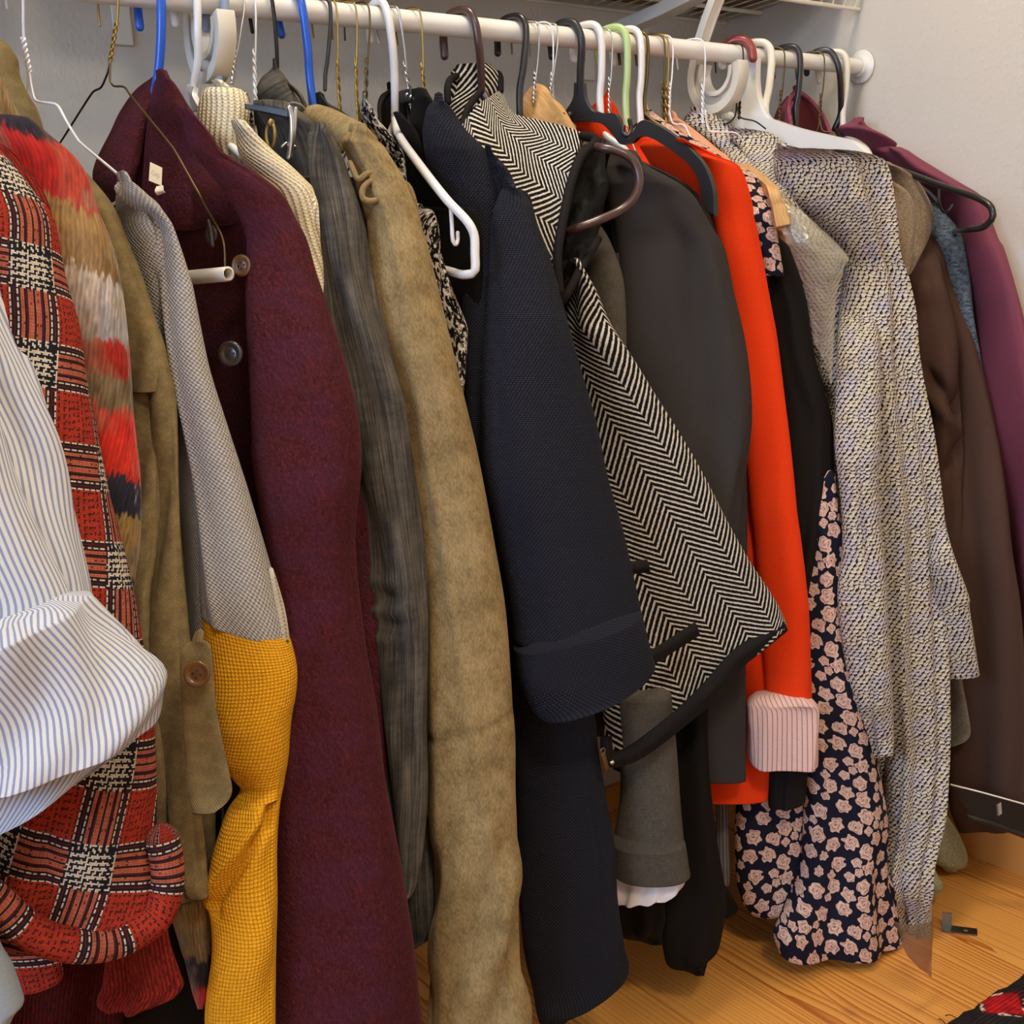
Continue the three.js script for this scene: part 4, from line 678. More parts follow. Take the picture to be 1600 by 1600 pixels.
{ // grey and yellow sweater
  const t = G('sweater', 'colour-blocked waffle knit sweater, light grey above and mustard yellow below', 'sweater', 50);
  add(t, 'body', [[283, 192, 206], [300, 184, 228], [330, 184, 258], [400, 198, 272], [450, 222, 288], [525, 246, 302], [600, 258, 314], [700, 268, 322], [800, 280, 332], [900, 290, 340], [1010, 296, 350]], M.waffle, { th: .016, zo: -.012, dz: .09 });
  add(t, 'sleeve', [[283, 190, 207], [297, 185, 226], [318, 200, 249], [337, 226, 265], [362, 244, 278], [437, 252, 302], [475, 255, 310], [575, 268, 329], [650, 284, 351], [750, 303, 382], [834, 311, 406], [899, 315, 424], [318, 932, 438, 960], [319, 954, 449, 1000]], M.waffle, { th: .03, zo: .0, from: 'R', fold: (x, y, f) => f ? .004 * gz(x, -.35, .14) : 0 });
  add(t, 'rib', [[902, 421, 430], [950, 430, 443], [985, 436, 449], [1000, 440, 450]], M.ribwhite, { th: .006, zo: .004, dz: .01 });
  const twist = (x, y, f) => { if (!f) return 0; const c = lerp(.85, -.75, clamp((y - 1275) / 128, 0, 1)); return (y > 1250 && y < 1420 ? -.011 * gz(x, c + .16, .2) + .005 * gz(x, c - .22, .22) : 0) + .003 * Math.sin(y * .03 + x * 2) * sstep(1150, 1250, y); };
  add(t, 'sleeve_end', [[319, 949, 449, 994], [321, 985, 456, 1012], [323, 1050, 464, 1046], [328, 1092, 462, 1086], [337, 1130, 455, 1124], [350, 1175, 448, 1190], [368, 1210, 443, 1220], [376, 1228, 441, 1236], [350, 1262, 437, 1262], [337, 1307, 433, 1310], [331, 1355, 432, 1360], [329, 1395, 431, 1420], [328, 1500, 430, 1510], [328, 1640, 429, 1640]], M.gold, { th: .03, zo: .0, from: 'R', fold: twist, m: 130 }, 'mustard yellow lower sleeve');
  body(t, 190, 330, .2, .2, M.waffle, { lean: .05, rise: .012 });
}
{ // burgundy coat
  const t = G('coat', 'burgundy boiled wool coat with dark buttons on the blue hanger', 'coat', 255);
  add(t, 'front', [[240, 186, 318, -.12, .05], [290, 166, 390, -.1, .135], [340, 160, 415, -.1, .155], [400, 190, 430, -.08, .16], [450, 230, 440, -.06, .165], ...[[550, 280, 440], [700, 310, 450], [900, 330, 470], [1100, 360, 490], [1300, 380, 510], [1640, 400, 530]].map(([y, a, b]) => [y, a, b, Zf(y) - .22, Zf(y) - .05])], M.wool, { th: .014, wob: .004 });
  add(t, 'collar_inside', [[160, 222, 262], [200, 204, 270], [250, 190, 290], [300, 185, 310], [340, 190, 330]], M.wool, { th: .008, z: -.01, dz: .03 });
  add(t, 'collar', [[124, 234, 258], [142, 212, 252], [175, 189, 236], [207, 174, 226], [252, 151, 217], [280, 146, 210], [300, 158, 208]], M.wool, { th: .014, z: .02, dz: .09 });
  add(t, 'collar', [[123, 244, 266], [135, 240, 276], [168, 236, 296], [190, 232, 312], [225, 228, 338], [262, 226, 332], [300, 224, 322], [360, 236, 310]], M.wool, { th: .014, z: .075, dz: .07 });
  const fold = (x, y, f) => f ? groove(x, lerp(-.45, -.5, (y - 1000) / 600), .05, .0025) * sstep(950, 1050, y) + .003 * Math.sin(y * .009 + x * 2) : 0;
  add(t, 'sleeve', [[180, 282, 306], [200, 290, 325], [225, 296, 342], [240, 304, 356], [262, 322, 392], [292, 348, 430], [315, 366, 447], [342, 380, 460], [375, 390, 477], [426, 388, 492], [471, 384, 508], [544, 382, 531], [640, 382, 553], [730, 386, 560], [834, 408, 552], [907, 422, 554], [1017, 426, 568], [1124, 426, 590], [1215, 424, 602], [1333, 422, 621], [1473, 420, 643], [1640, 420, 662]], M.wool, { th: .045, zo: .0, fold, wob: .004 });
  add(t, 'side', [[600, 480, 535], [700, 490, 563], [730, 490, 570], [789, 500, 581], [848, 520, 593], [930, 530, 601], [1031, 540, 612], [1116, 550, 615], [1200, 560, 613], [1300, 580, 616], [1640, 600, 640]], M.wool, { th: .02, zo: -.035 });
  button(t, 361, 553, Zf(553) - .028, .0122, P.horn, { normal: V(-.75, .05, .66).normalize() });
  button(t, 378, 415, Zf(415) - .035, .0105, P.tan, { normal: V(-.8, .05, .6).normalize() });
  button(t, 331, 366, .15, .0085, P.horn, { normal: V(-.95, .0, .3).normalize() });
  part(t, 'buttonhole', tube([W(326, 345, .17), W(330, 362, .17), W(333, 384, .17)], .0016), P.horn);
  { // brand label, hanging by one corner
    const cv = document.createElement('canvas'); cv.width = 256; cv.height = 256; const g = cv.getContext('2d'); g.fillStyle = '#d9cdb4'; g.fillRect(0, 0, 256, 256); g.fillStyle = '#8a7c66'; g.font = '92px serif'; g.textAlign = 'center'; g.fillText('Gap', 128, 160);
    const cm = new THREE.CanvasTexture(cv); cm.colorSpace = THREE.SRGBColorSpace; const lm = new THREE.MeshStandardMaterial({ map: cm, roughness: .9, side: THREE.DoubleSide });
    const q = [[239, 254, .112], [258, 263, .116], [237, 283, .118], [257, 291, .122]].map((p) => W(...p)), off = V(-.004, 0, .004), g2 = grid(2, 2, [[q[0].clone().add(off), q[1].clone().add(off)], [q[2].clone().add(off), q[3].clone().add(off)]], [[[0, 1], [1, 1]], [[0, 0], [1, 0]]]);
    part(t, 'brand_label', g2, lm, 'small cream woven label');
    part(t, 'label_loop', sheet([[[245, 292, .13], [255, 290, .134]], [[242, 299, .135], [256, 298, .138]], [[246, 305, .133], [258, 300, .134]]], P.paper, { th: .0012 }), P.paper);
  }
  body(t, 385, 345, .22, .1, M.wool, { lean: .06, rise: .0 });
}
{ // cream knit
  const t = G('cardigan', 'cream knit cardigan with a ribbed collar, right behind the burgundy coat', 'cardigan', 352);
  add(t, 'collar', [[135, 337, 358], [141, 322, 380], [160, 314, 388], [185, 310, 388], [215, 314, 384], [240, 330, 379], [275, 345, 374]], M.cream, { th: .02, z: .06, dz: .05 });
  add(t, 'collar_back', [[156, 378, 389], [185, 382, 396], [210, 384, 397], [230, 384, 397]], M.boucle, { th: .012, z: .03 });
  add(t, 'sleeve', [[200, 366, 392], [210, 370, 400], [237, 375, 427], [257, 385, 451], [277, 400, 472], [296, 410, 490], [325, 425, 497], [362, 445, 501], [420, 465, 507], [475, 478, 508], [560, 490, 512]], M.cream, { th: .03, zo: -.02, from: 'R', rot: -.25 });
  body(t, 478, 300, .22, .45, M.cream, {});
}
{ // denim jacket
  const t = G('denim_jacket', 'washed charcoal denim jacket with a turned-up collar', 'jacket', 430);
  add(t, 'collar', [[105, 426, 433], [112, 420, 440], [125, 408, 450], [152, 398, 468], [166, 404, 478], [176, 402, 480], [196, 404, 476]], M.denim, { th: .018, z: .03, dz: .03, rot: 1.1 });
  part(t, 'collar_edge', tube([W(442, 176, .05), W(446, 166, .056), W(458, 161, .06), W(472, 166, .062), W(479, 176, .06)], .0016), M.greycloth);
  add(t, 'front', [[168, 398, 462], [185, 400, 484], [207, 405, 506], [245, 412, 520], [300, 440, 530], [420, 470, 560]], M.denim, { th: .018, z: .1, dz: .08, fold: (x) => groove(x, .1, .06, .002) });
  const f = (x, y, fr0) => fr0 ? .8 * (1 - x * x) ** 2 * (.008 * gz(y, 900, 14) * sstep(.9, -.3, x) - .009 * gz(y, 924, 12) * sstep(.8, -.4, x) + .007 * gz(y, 946, 10) - .007 * gz(y, 966, 10) + .005 * gz(y, 984, 9)) + .004 * Math.sin(x * 5 - y * .015) : 0;
  add(t, 'sleeve', [[205, 491, 513], [211, 488, 518], [224, 486, 527], [245, 486, 536], [287, 484, 551], [320, 484, 562], [360, 484, 573], [406, 486, 580], [485, 490, 598], [569, 505, 618], [631, 520, 632], [687, 535, 641], [758, 552, 651], [848, 570, 663], [919, 580, 669], [1000, 590, 669], [1130, 596, 667], [1240, 600, 669], [1320, 604, 663], [1369, 610, 656], [1398, 618, 645], [1408, 622, 634]], M.denim, { th: .032, zo: -.01, fold: f, m: 150 });
  add(t, 'hem_panel', [[1290, 600, 676], [1364, 610, 677], [1440, 620, 680], [1462, 630, 679], [1474, 636, 664], [1481, 640, 650]], M.denim, { th: .012, zo: -.06 });
  body(t, 545, 280, .22, .3, M.denim, { lean: .05 });
}
{ // clip hanger and its hardware in the denim collar
  const t = thing('clip_hanger', 'black trouser hanger bar with chrome clip and brass ring in the denim collar', 'hanger', W(420, 170, .05));
  part(t, 'bar', sheet([[[384, 163, .07], [384, 170, .07]], [[420, 168, .085], [420, 177, .085]], [[452, 174, .1], [452, 184, .1]]], P.blackmatte, { th: .006 }), P.blackmatte);
  const q = (x, y) => W(x, y, .115);
  part(t, 'clip', [tube([q(452, 168), q(456, 184), q(456, 214), q(452, 246)], .0028), tube([q(462, 170), q(461, 185), q(459, 212), q(454, 246)], .0022), tube([q(441, 229), q(448, 224), q(455, 230), q(461, 229)], .0016)], P.chrome);
  part(t, 'ring', tube(Array.from({ length: 12 }, (_, i) => { const a = i / 12 * TAU; return W(423 + Math.cos(a) * 6.5, 212 + Math.sin(a) * 19, .115 + Math.cos(a) * .006); }), .0021, { closed: true, n: 60 }), P.brass);
  part(t, 'rivet', (() => { const c = W(424, 192, .118); return new THREE.SphereGeometry(.004, 16, 10).scale(1, 1, .5).translate(c.x, c.y, c.z); })(), P.brass);
}
{ // suede
  const t = G('suede_jacket', 'long tan suede jacket with a rolled collar and button loop', 'jacket', 515);
  part(t, 'collar', (() => { const a = tube([W(494, 188, .06), W(510, 193, .075), W(535, 205, .1), W(556, 217, .12), W(568, 228, .13)], .0165, { n: 60, seg: 24 }), uv = a.attributes.uv; for (let i = 0; i < uv.count; i++) uv.setXY(i, uv.getX(i) * .7, uv.getY(i) * .6); return a; })(), M.suede);
  part(t, 'collar_band', sheet([[[533, 236, .142], [538, 216, .142], [552, 203, .142], [562, 202, .142]], [[534, 240, .138], [541, 218, .138], [556, 206, .138], [566, 207, .138]]], M.suede, { th: .004 }), M.suede);
  const line = [[300, .1], [446, .2], [575, -.05], [730, -.2], [919, -.2], [1073, -.02], [1178, .12], [1277, .3], [1403, .6], [1620, .75]];
  const lx = (y) => { for (let i = 1; i < line.length; i++) if (y < line[i][0]) return lerp(line[i - 1][1], line[i][1], clamp((y - line[i - 1][0]) / (line[i][0] - line[i - 1][0]), 0, 1)); return .75; };
  const f = (x, y, fr0) => fr0 ? .0035 * gz(x, lx(y), .12) + .003 * gz(x, -.75, .12) + groove(y + x * 20, 1128, 6, .0022) + .006 * Math.sin(y * .03 + x * 5) * sstep(1220, 1400, y) : 0;
  add(t, 'sleeve', [[206, 548, 578], [220, 540, 592], [230, 542, 602], [252, 550, 616], [280, 558, 633], [305, 564, 643], [337, 574, 656], [361, 578, 662], [426, 580, 680], [519, 590, 702], [617, 620, 725], [702, 638, 745], [772, 648, 759], [848, 660, 773], [947, 666, 790], [1045, 665, 798], [1101, 666, 801], [1150, 667, 805], [1234, 669, 805], [1290, 672, 807], [1375, 679, 809], [1459, 680, 811], [1515, 676, 814], [1640, 665, 832]], M.suede, { th: .035, zo: .0, fold: f, m: 170 });
  part(t, 'button_loop', tube([W(547, 255, .175), W(552, 266, .178), W(560, 280, .182), W(572, 272, .185), W(580, 270, .185), W(582, 280, .186), W(572, 288, .187), W(566, 298, .187), W(567, 309, .188), W(576, 314, .19), W(587, 313, .19)], .0030, { n: 70 }), M.suede);
  body(t, 612, 285, .2, .2, M.suede, { lean: .05 });
}
{ // speckled knit
  const t = G('sweater', 'cream and black speckled knit, between the tan suede and the black jacket', 'sweater', 575);
  add(t, 'collar', [[156, 566, 573], [170, 560, 583], [187, 562, 592], [210, 575, 611], [232, 585, 627], [252, 600, 633], [285, 615, 635]], M.boucle, { th: .014, z: .04 });
  add(t, 'sleeve', [[330, 630, 668], [380, 650, 686], [420, 660, 698], [468, 672, 715], [507, 685, 730], [524, 690, 732], [560, 697, 730], [610, 702, 726], [660, 704, 720]], M.boucle, { th: .016, zo: -.03 });
  body(t, 668, 330, .2, .5, M.boucle, {});
}
{ // black jacket on the white hanger
  const t = G('jacket', 'black jacket with a stand collar on the white tubular hanger', 'jacket', 612);
  add(t, 'collar', [[141, 606, 616], [150, 596, 630], [165, 591, 637], [185, 592, 644], [215, 600, 652], [260, 612, 662]], M.black, { th: .018, z: .0, dz: .03 });
  part(t, 'collar_edge', tube([W(594, 190, .03), W(593, 168, .02), W(601, 149, .0), W(613, 142, -.01), W(628, 149, -.005), W(637, 168, .01), W(640, 192, .03)], .0022), M.binding);
  add(t, 'lapel', [[186, 618, 636], [205, 626, 652], [232, 640, 662], [258, 652, 668]], M.black, { th: .006, z: .06, dz: .01 });
  add(t, 'body', [[150, 645, 672], [200, 640, 700], [240, 636, 720], [300, 640, 740], [392, 668, 760], [500, 690, 775], [600, 700, 780], [800, 720, 800], [1000, 760, 830]], M.blackdeep, { th: .016, zo: -.09, dz: .1 });
  body(t, 735, 330, .1, .4, M.blackdeep, {});
}
{ // navy coat
  const t = G('coat', 'long navy textured coat with a deep turned-back cuff', 'coat', 690);
  const fb = (x, y, f) => f ? groove(y - x * 14, 1238, 3.5, .0016) * (x < .45 ? 1 : 0) + groove(x, lerp(.55, .5, (y - 1200) / 300), .03, .0025) * sstep(1100, 1160, y) : 0;
  add(t, 'body', [[158, 678, 694], [170, 668, 706], [200, 662, 726], [222, 662, 748], [250, 666, 770], [290, 680, 786], [350, 704, 792], [450, 720, 800], [600, 727, 806], [785, 734, 820], [900, 760, 850], [1000, 780, 880], [1100, 795, 925], [1178, 803, 937], [1234, 806, 946], [1319, 808, 959], [1403, 810, 963], [1473, 816, 973], [1505, 821, 980], [1524, 826, 975], [1545, 832, 955], [1566, 837, 930], [1586, 843, 905], [1600, 848, 886]], M.navy, { th: .03, zo: -.03, fold: fb, m: 170 });
  add(t, 'lapel', [[240, 760, 772], [265, 752, 795], [290, 757, 806], [312, 760, 812], [330, 762, 790]], M.navy, { th: .008, zo: .0 });
  const fs = (x, y, f) => f ? .006 * gz(x, -.35, .3) * sstep(500, 700, y) - .003 * gz(x, -.75, .2) : 0;
  add(t, 'sleeve', [[292, 784, 806], [306, 776, 822], [322, 770, 833], [350, 764, 841], [409, 762, 863], [493, 757, 886], [575, 752, 908], [659, 750, 931], [744, 753, 948], [820, 768, 970], [891, 782, 987], [955, 793, 1001], [1003, 799, 1008]], M.navy, { th: .04, zo: .025, fold: fs, from: 'R' });
  add(t, 'cuff', [[802, 1016, 1000, 953], [803, 1026, 1004, 968], [805, 1046, 1012, 1000], [808, 1066, 1021, 1033], [817, 1088, 1017, 1042], [828, 1108, 1008, 1050], [836, 1115, 996, 1057]], M.navy, { th: .045, zo: .034, dz: .05, rot: -.3, sag: .006 }, 'deep turned-back cuff');
  body(t, 800, 300, .2, .2, M.navy, { lean: .05 });
}
{ // herringbone vest
  const t = G('vest', 'black and cream herringbone wool vest with black binding, on the brown hanger', 'vest', 745);
  add(t, 'collar', [[112, 704, 776], [118, 700, 781], [142, 700, 783], [165, 692, 772], [190, 700, 752], [212, 708, 742]], M.herring, { th: .012, z: -.015, dz: .0, fold: (x) => .004 * Math.cos(x * 2) });
  part(t, 'binding', [tube([W(700, 160, .02), W(699, 138, .015), W(705, 123, .0), W(720, 118, -.012), W(745, 117, -.016), W(770, 114, -.012), W(780, 117, -.006), W(782, 142, .0)], .0042, { n: 80 }), tube([W(752, 142, .03), W(740, 156, .035), W(730, 172, .045), W(723, 196, .06)], .0042, { n: 40 })], M.binding);
  part(t, 'shoulder', sheet([[[780, 144, -.01], [758, 158, .04], [738, 176, .06], [724, 198, .07], [712, 220, .07]], [[800, 180, .04], [785, 198, .08], [768, 220, .1], [750, 244, .11], [735, 262, .11]], [[842, 192, .09], [826, 226, .12], [806, 262, .135], [786, 292, .14], [768, 320, .14]], [[884, 202, .14], [862, 248, .16], [844, 296, .175], [826, 342, .18], [806, 380, .175]], [[913, 213, .165], [893, 266, .185], [876, 342, .2], [867, 405, .208], [872, 470, .212]]], M.herring, { th: .008, nu: 60, nv: 40 }), M.herring);
  add(t, 'front', [[893, 417, 910, 415], [892, 440, 921, 434], [890, 470, 932, 454], [890, 530, 953, 502], [892, 610, 996, 569], [896, 680, 1027, 620], [902, 745, 1060, 673], [912, 830, 1098, 741], [926, 935, 1144, 829], [934, 1005, 1173, 882], [940, 1070, 1200, 924], [944, 1125, 1217, 954], [947, 1186, 1226, 975]], M.herring, { th: .022, zo: .012, dz: .08, from: 'R', sag: .0, du: .004, fold: (x, y, f) => f ? groove(x, -.35, .12, .004) * sstep(700, 900, y) + .003 * Math.sin(x * 4 + y * .01) : 0 });
  const hz = (x, y) => Zf(y) + lerp(-.03, .006, (x - 944) / 282) + .016;
  const hem = [[941, 1150, 952, 1150], [946, 1192, 955, 1174], [976, 1192, 972, 1174], [1011, 1175, 1001, 1156], [1065, 1134, 1054, 1114], [1114, 1092, 1101, 1068], [1156, 1042, 1146, 1018], [1200, 1006, 1196, 986], [1228, 983, 1221, 968]];
  part(t, 'binding', sheet(hem.map(([a, b2, c2, d2]) => [[a, b2, hz(a, b2)], [(a + c2) / 2, (b2 + d2) / 2, hz(a, b2) + .004], [c2, d2, hz(c2, d2)]]), M.binding, { th: .007, nu: 80, nv: 8 }), M.binding);
  part(t, 'binding', tube([W(911, 212, .172), W(928, 216, .178), W(930, 222, .184), W(908, 245, .192), W(893, 283, .203), W(879, 348, .217), W(871, 400, .224), W(874, 455, .23)], .0052, { n: 80 }), M.binding);
  part(t, 'binding', tube([W(872, 476, .21), W(884, 462, .215), W(905, 424, .208), W(924, 392, .198), W(934, 374, .19)], .0048, { n: 50 }), M.binding);
  part(t, 'lining', loft([[226, 915, 944], [250, 898, 945], [300, 886, 945], [350, 878, 940], [400, 872, 920], [450, 872, 900], [478, 874, 886]], M.satin, { th: .012, zo: -.035, dz: .02, wob: .006, fold: (x, y, f) => f ? .005 * Math.sin(y * .06 + x * 3) : 0 }), M.satin, 'glossy black lining');
  const bar = (p, q, w, z0) => part(t, 'pocket_welt', sheet([p, q].map(([x, y]) => [[x - w * .4, y - w, Zf(y) + z0], [x, y, Zf(y) + z0 + .004], [x + w * .4, y + w, Zf(y) + z0]]), M.binding, { th: .006, nu: 10, nv: 6 }), M.binding);
  bar([1016, 1028], [1088, 982], 8, .027); bar([976, 888], [1012, 884], 7, .023);
  const zp = W(945, 1190, Zf(1190) + .0); part(t, 'zipper_pull', [new RoundedBoxGeometry(.006, .022, .002, 2, .0008).rotateZ(.25).translate(zp.x, zp.y, zp.z), new THREE.TorusGeometry(.003, .0008, 8, 16).translate(zp.x - .002, zp.y + .013, zp.z)], P.brass);
  part(t, 'snap', (() => { const c = W(956, 1191, Zf(1190) + .004); return new THREE.SphereGeometry(.003, 12, 8).translate(c.x, c.y, c.z); })(), P.chrome);
  body(t, 860, 300, .45, .45, M.herring, { L: .15 });
}
{ // charcoal blazer
  const t = G('blazer', 'charcoal grey suit blazer on the wooden hanger, right of the herringbone vest', 'blazer', 845);
  add(t, 'lapel', [[187, 869, 885], [202, 860, 898], [220, 852, 920], [250, 856, 940], [300, 880, 960]], M.charcoal, { th: .008, z: .07, dz: .03 });
  add(t, 'body', [[228, 900, 960], [250, 905, 1000], [300, 920, 1085], [400, 930, 1130], [600, 950, 1160], [800, 955, 1168], [1017, 958, 1167], [955, 1120, 1167, 1130], [956, 1186, 1167, 1204], [957, 1200, 1167, 1219]], M.charcoal, { th: .02, zo: -.055, dz: .1 });
  add(t, 'sleeve', [[246, 955, 1000], [258, 952, 1010], [280, 950, 1053], [305, 950, 1084], [332, 952, 1102], [358, 956, 1117], [392, 960, 1136], [477, 968, 1153], [575, 973, 1167], [654, 985, 1176], [702, 995, 1173], [758, 1010, 1163], [850, 1030, 1150], [950, 1050, 1140], [1040, 1060, 1130]], M.charcoal, { th: .04, zo: -.015, dz: .07, fold: (x, y, f) => f ? .010 * gz(x, .5, .22) * sstep(330, 460, y) - .009 * gz(x, .12, .15) * sstep(300, 420, y) * sstep(900, 700, y) + .003 * Math.sin(y * .02 + x * 3) : 0 });
  body(t, 1085, 300, .35, .42, M.charcoal, { L: .17 });
}
{ // linen blazer with turned-up sleeve
  const t = G('blazer', 'grey-brown linen blazer with a rolled sleeve showing white lining, below the herringbone vest', 'blazer', 862);
  add(t, 'shoulder', [[345, 905, 930], [365, 905, 946], [400, 908, 962], [450, 920, 976], [560, 935, 981], [700, 950, 985]], M.linen, { th: .02, zo: -.035 });
  add(t, 'sleeve', [[1080, 955, 1050], [1150, 962, 1056], [1206, 970, 1060], [1260, 968, 1063], [1312, 960, 1067]], M.linen, { th: .03, zo: -.03 });
  add(t, 'cuff', [[1313, 955, 1068], [1320, 956, 1070], [1345, 957, 1073], [1362, 958, 1076]], M.linen, { th: .035, zo: -.026 });
  add(t, 'cuff_lining', [[960, 1350, 1070, 1350], [959, 1364, 1072, 1362], [960, 1388, 1066, 1384], [963, 1404, 1054, 1394]], M.whitelining, { th: .022, zo: -.03, deep: .03, fold: (x, y, f) => f ? .003 * Math.sin(x * 12) : 0 }, 'white lining turned out');
  body(t, 985, 400, .35, .32, M.linen, { L: .16 });
}
{ // black draped dress
  const t = G('dress', 'black drapey dress with a pointed hem, hanging low over the floor', 'dress', 872);
  const fd = (x, y, f) => .004 * Math.sin(x * 7 + y * .004);
  add(t, 'skirt', [[1100, 1055, 1112], [1200, 1010, 1112], [1300, 1010, 1120], [1400, 1012, 1134], [1431, 1018, 1131], [1473, 1031, 1123], [1490, 1040, 1117], [1508, 1061, 1105], [1517, 1078, 1099], [1524, 1090, 1096]], M.blackdeep, { th: .03, zo: -.06, fold: fd });
  add(t, 'skirt_panel', [[1180, 1060, 1110], [1262, 1050, 1108], [1320, 1035, 1110], [1358, 1020, 1116], [1386, 1005, 1136], [1404, 1000, 1147], [1420, 995, 1153], [1430, 990, 1140]], M.blackdeep, { th: .02, zo: -.09, fold: fd });
  add(t, 'skirt_panel', [[1320, 940, 1030], [1400, 945, 1036], [1432, 955, 1038], [1448, 966, 1036], [1465, 1000, 1035], [1476, 1022, 1032]], M.blackdeep, { th: .02, zo: -.075, fold: fd });
  body(t, 1040, 420, .35, .3, M.blackdeep, { L: .15 });
}
{
  const t = G('shirt', 'white and grey striped shirt tail between the black and the floral dress', 'shirt', 900);
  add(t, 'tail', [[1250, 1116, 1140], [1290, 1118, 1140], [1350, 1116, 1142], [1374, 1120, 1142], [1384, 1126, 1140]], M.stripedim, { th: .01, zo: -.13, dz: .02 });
}
{ // orange blazer
  const t = G('blazer', 'bright orange-red blazer with pink striped cuff lining', 'blazer', 938);
  add(t, 'collar', [[148, 946, 953], [158, 936, 957], [166, 926, 962], [178, 916, 967], [192, 902, 975], [210, 900, 990]], M.orange, { th: .008, z: .0, dz: .02 });
  add(t, 'lapel', [[186, 890, 955], [200, 905, 985], [216, 930, 1015], [240, 970, 1080], [270, 1010, 1094], [290, 1040, 1097], [305, 1080, 1098]], M.orange, { th: .006, z: (y) => lerp(.02, .1, (y - 186) / 120), dz: .03 });
  add(t, 'body', [[230, 1000, 1075], [300, 1040, 1110], [400, 1090, 1150], [700, 1110, 1190], [1000, 1110, 1206], [1150, 1090, 1206], [1212, 1074, 1203], [1235, 1073, 1202], [1247, 1074, 1201]], M.orange, { th: .02, zo: -.07, dz: .06 });
  add(t, 'sleeve', [[222, 1062, 1076], [230, 1062, 1096], [245, 1068, 1127], [254, 1076, 1149], [268, 1086, 1162], [300, 1098, 1173], [337, 1110, 1181], [400, 1122, 1193], [477, 1138, 1207], [533, 1146, 1217], [645, 1158, 1230], [730, 1170, 1238], [800, 1178, 1244], [843, 1183, 1250], [947, 1188, 1262], [1031, 1192, 1267], [1104, 1195, 1269], [1125, 1196, 1269]], M.orange, { th: .028, zo: -.02, fold: (x, y, f) => f ? .003 * Math.sin(x * 3 + y * .006) : 0 });
  add(t, 'cuff_lining', [[1094, 1170, 1270], [1100, 1167, 1277], [1112, 1166, 1279], [1144, 1167, 1279], [1176, 1167, 1279], [1191, 1168, 1278]], M.pink, { k: 3.6, th: .026, zo: -.014, sag: .002, fold: (x, y, f) => f ? .0025 * Math.sin(x * 7 + y * .02) : 0 }, 'pink pinstriped turned-up cuff lining');
  body(t, 1152, 262, .38, .42, M.orange, { L: .16 });
}
{
  const t = G('cardigan', 'plain black cardigan, just right of the orange blazer', 'cardigan', 958);
  add(t, 'sleeve', [[345, 1168, 1186], [358, 1172, 1200], [369, 1176, 1213], [384, 1180, 1231], [403, 1182, 1241], [471, 1188, 1261], [558, 1200, 1275], [645, 1212, 1299], [687, 1218, 1303], [758, 1225, 1303], [862, 1230, 1294], [933, 1234, 1286], [1003, 1236, 1275], [1059, 1232, 1269], [1120, 1222, 1268], [1187, 1200, 1264], [1256, 1200, 1258]], M.black, { th: .028, zo: -.035, fold: (x, y, f) => f ? .004 * gz(x, .3, .2) - .003 * gz(x, .0, .15) : 0 });
  body(t, 1222, 380, .38, .36, M.black, { L: .16 });
}
{ // floral dress
  const t = G('dress', 'long navy dress printed with small pink flowers', 'dress', 1003);
  add(t, 'shoulder', [[167, 1004, 1013], [178, 1000, 1026], [200, 1012, 1055], [217, 1036, 1085], [232, 1062, 1110], [245, 1086, 1128], [262, 1118, 1158], [280, 1140, 1194], [300, 1152, 1204], [335, 1164, 1213], [372, 1178, 1217], [430, 1190, 1226]], M.floral, { th: .012, z: (y) => lerp(.0, .19, sstep(160, 340, y)), dz: .02 });
  add(t, 'skirt', [[745, 1276, 1305], [790, 1270, 1310], [877, 1258, 1322], [961, 1255, 1324], [1031, 1252, 1332], [1100, 1252, 1352], [1192, 1257, 1374], [1277, 1257, 1388], [1347, 1255, 1384], [1383, 1245, 1386], [1431, 1223, 1400], [1459, 1213, 1406], [1226, 1492, 1402, 1470]], M.floral, { th: .035, zo: -.012, deep: .02, fold: (x, y, f) => f ? .008 * sstep(1200, 1450, y) * Math.sin(x * 6.5 + 1) + .003 * Math.sin(x * 5) : 0 });
  add(t, 'hem_ruffle', [[1370, 1352, 1386], [1420, 1345, 1402], [1450, 1344, 1408], [1472, 1350, 1408], [1487, 1372, 1400]], M.floral, { th: .014, zo: .0, fold: (x, y) => .004 * Math.sin(x * 9 + y * .05) });
  add(t, 'skirt_side', [[1235, 1152, 1262], [1262, 1148, 1262], [1319, 1146, 1262], [1380, 1150, 1256], [1403, 1156, 1246], [1420, 1172, 1238], [1428, 1190, 1226]], M.floral, { th: .025, zo: -.075, round: true });
  body(t, 1200, 300, .38, .25, M.floral, { L: .15, lean: .06 });
}
{
  const t = G('blouse', 'peach satin blouse shoulder under gold wire hangers, left of the marled cardigan', 'blouse', 1040);
  add(t, 'shoulder', [[184, 1046, 1060], [190, 1040, 1070], [197, 1042, 1078], [217, 1052, 1103], [235, 1076, 1124], [255, 1100, 1152], [300, 1150, 1190], [350, 1200, 1226], [368, 1214, 1236], [380, 1218, 1236]], M.peach, { th: .012, z: (y) => lerp(.0, .16, sstep(185, 370, y)), dz: .02 });
  body(t, 1214, 350, .38, .6, M.peach, { L: .13 });
}
{
  const t = thing('wooden_hanger', 'warm brown wooden hanger end poking out beside the floral shoulder', 'hanger', W(1190, 280, .1));
  part(t, 'arm', sheet([[[1150, 262, .07], [1165, 258, .076]], [[1182, 284, .14], [1197, 282, .15]], [[1198, 300, .19], [1215, 300, .2]], [[1206, 325, .2], [1227, 322, .21]], [[1211, 357, .205], [1234, 352, .215]]], P.wood, { th: .012 }), P.wood);
}
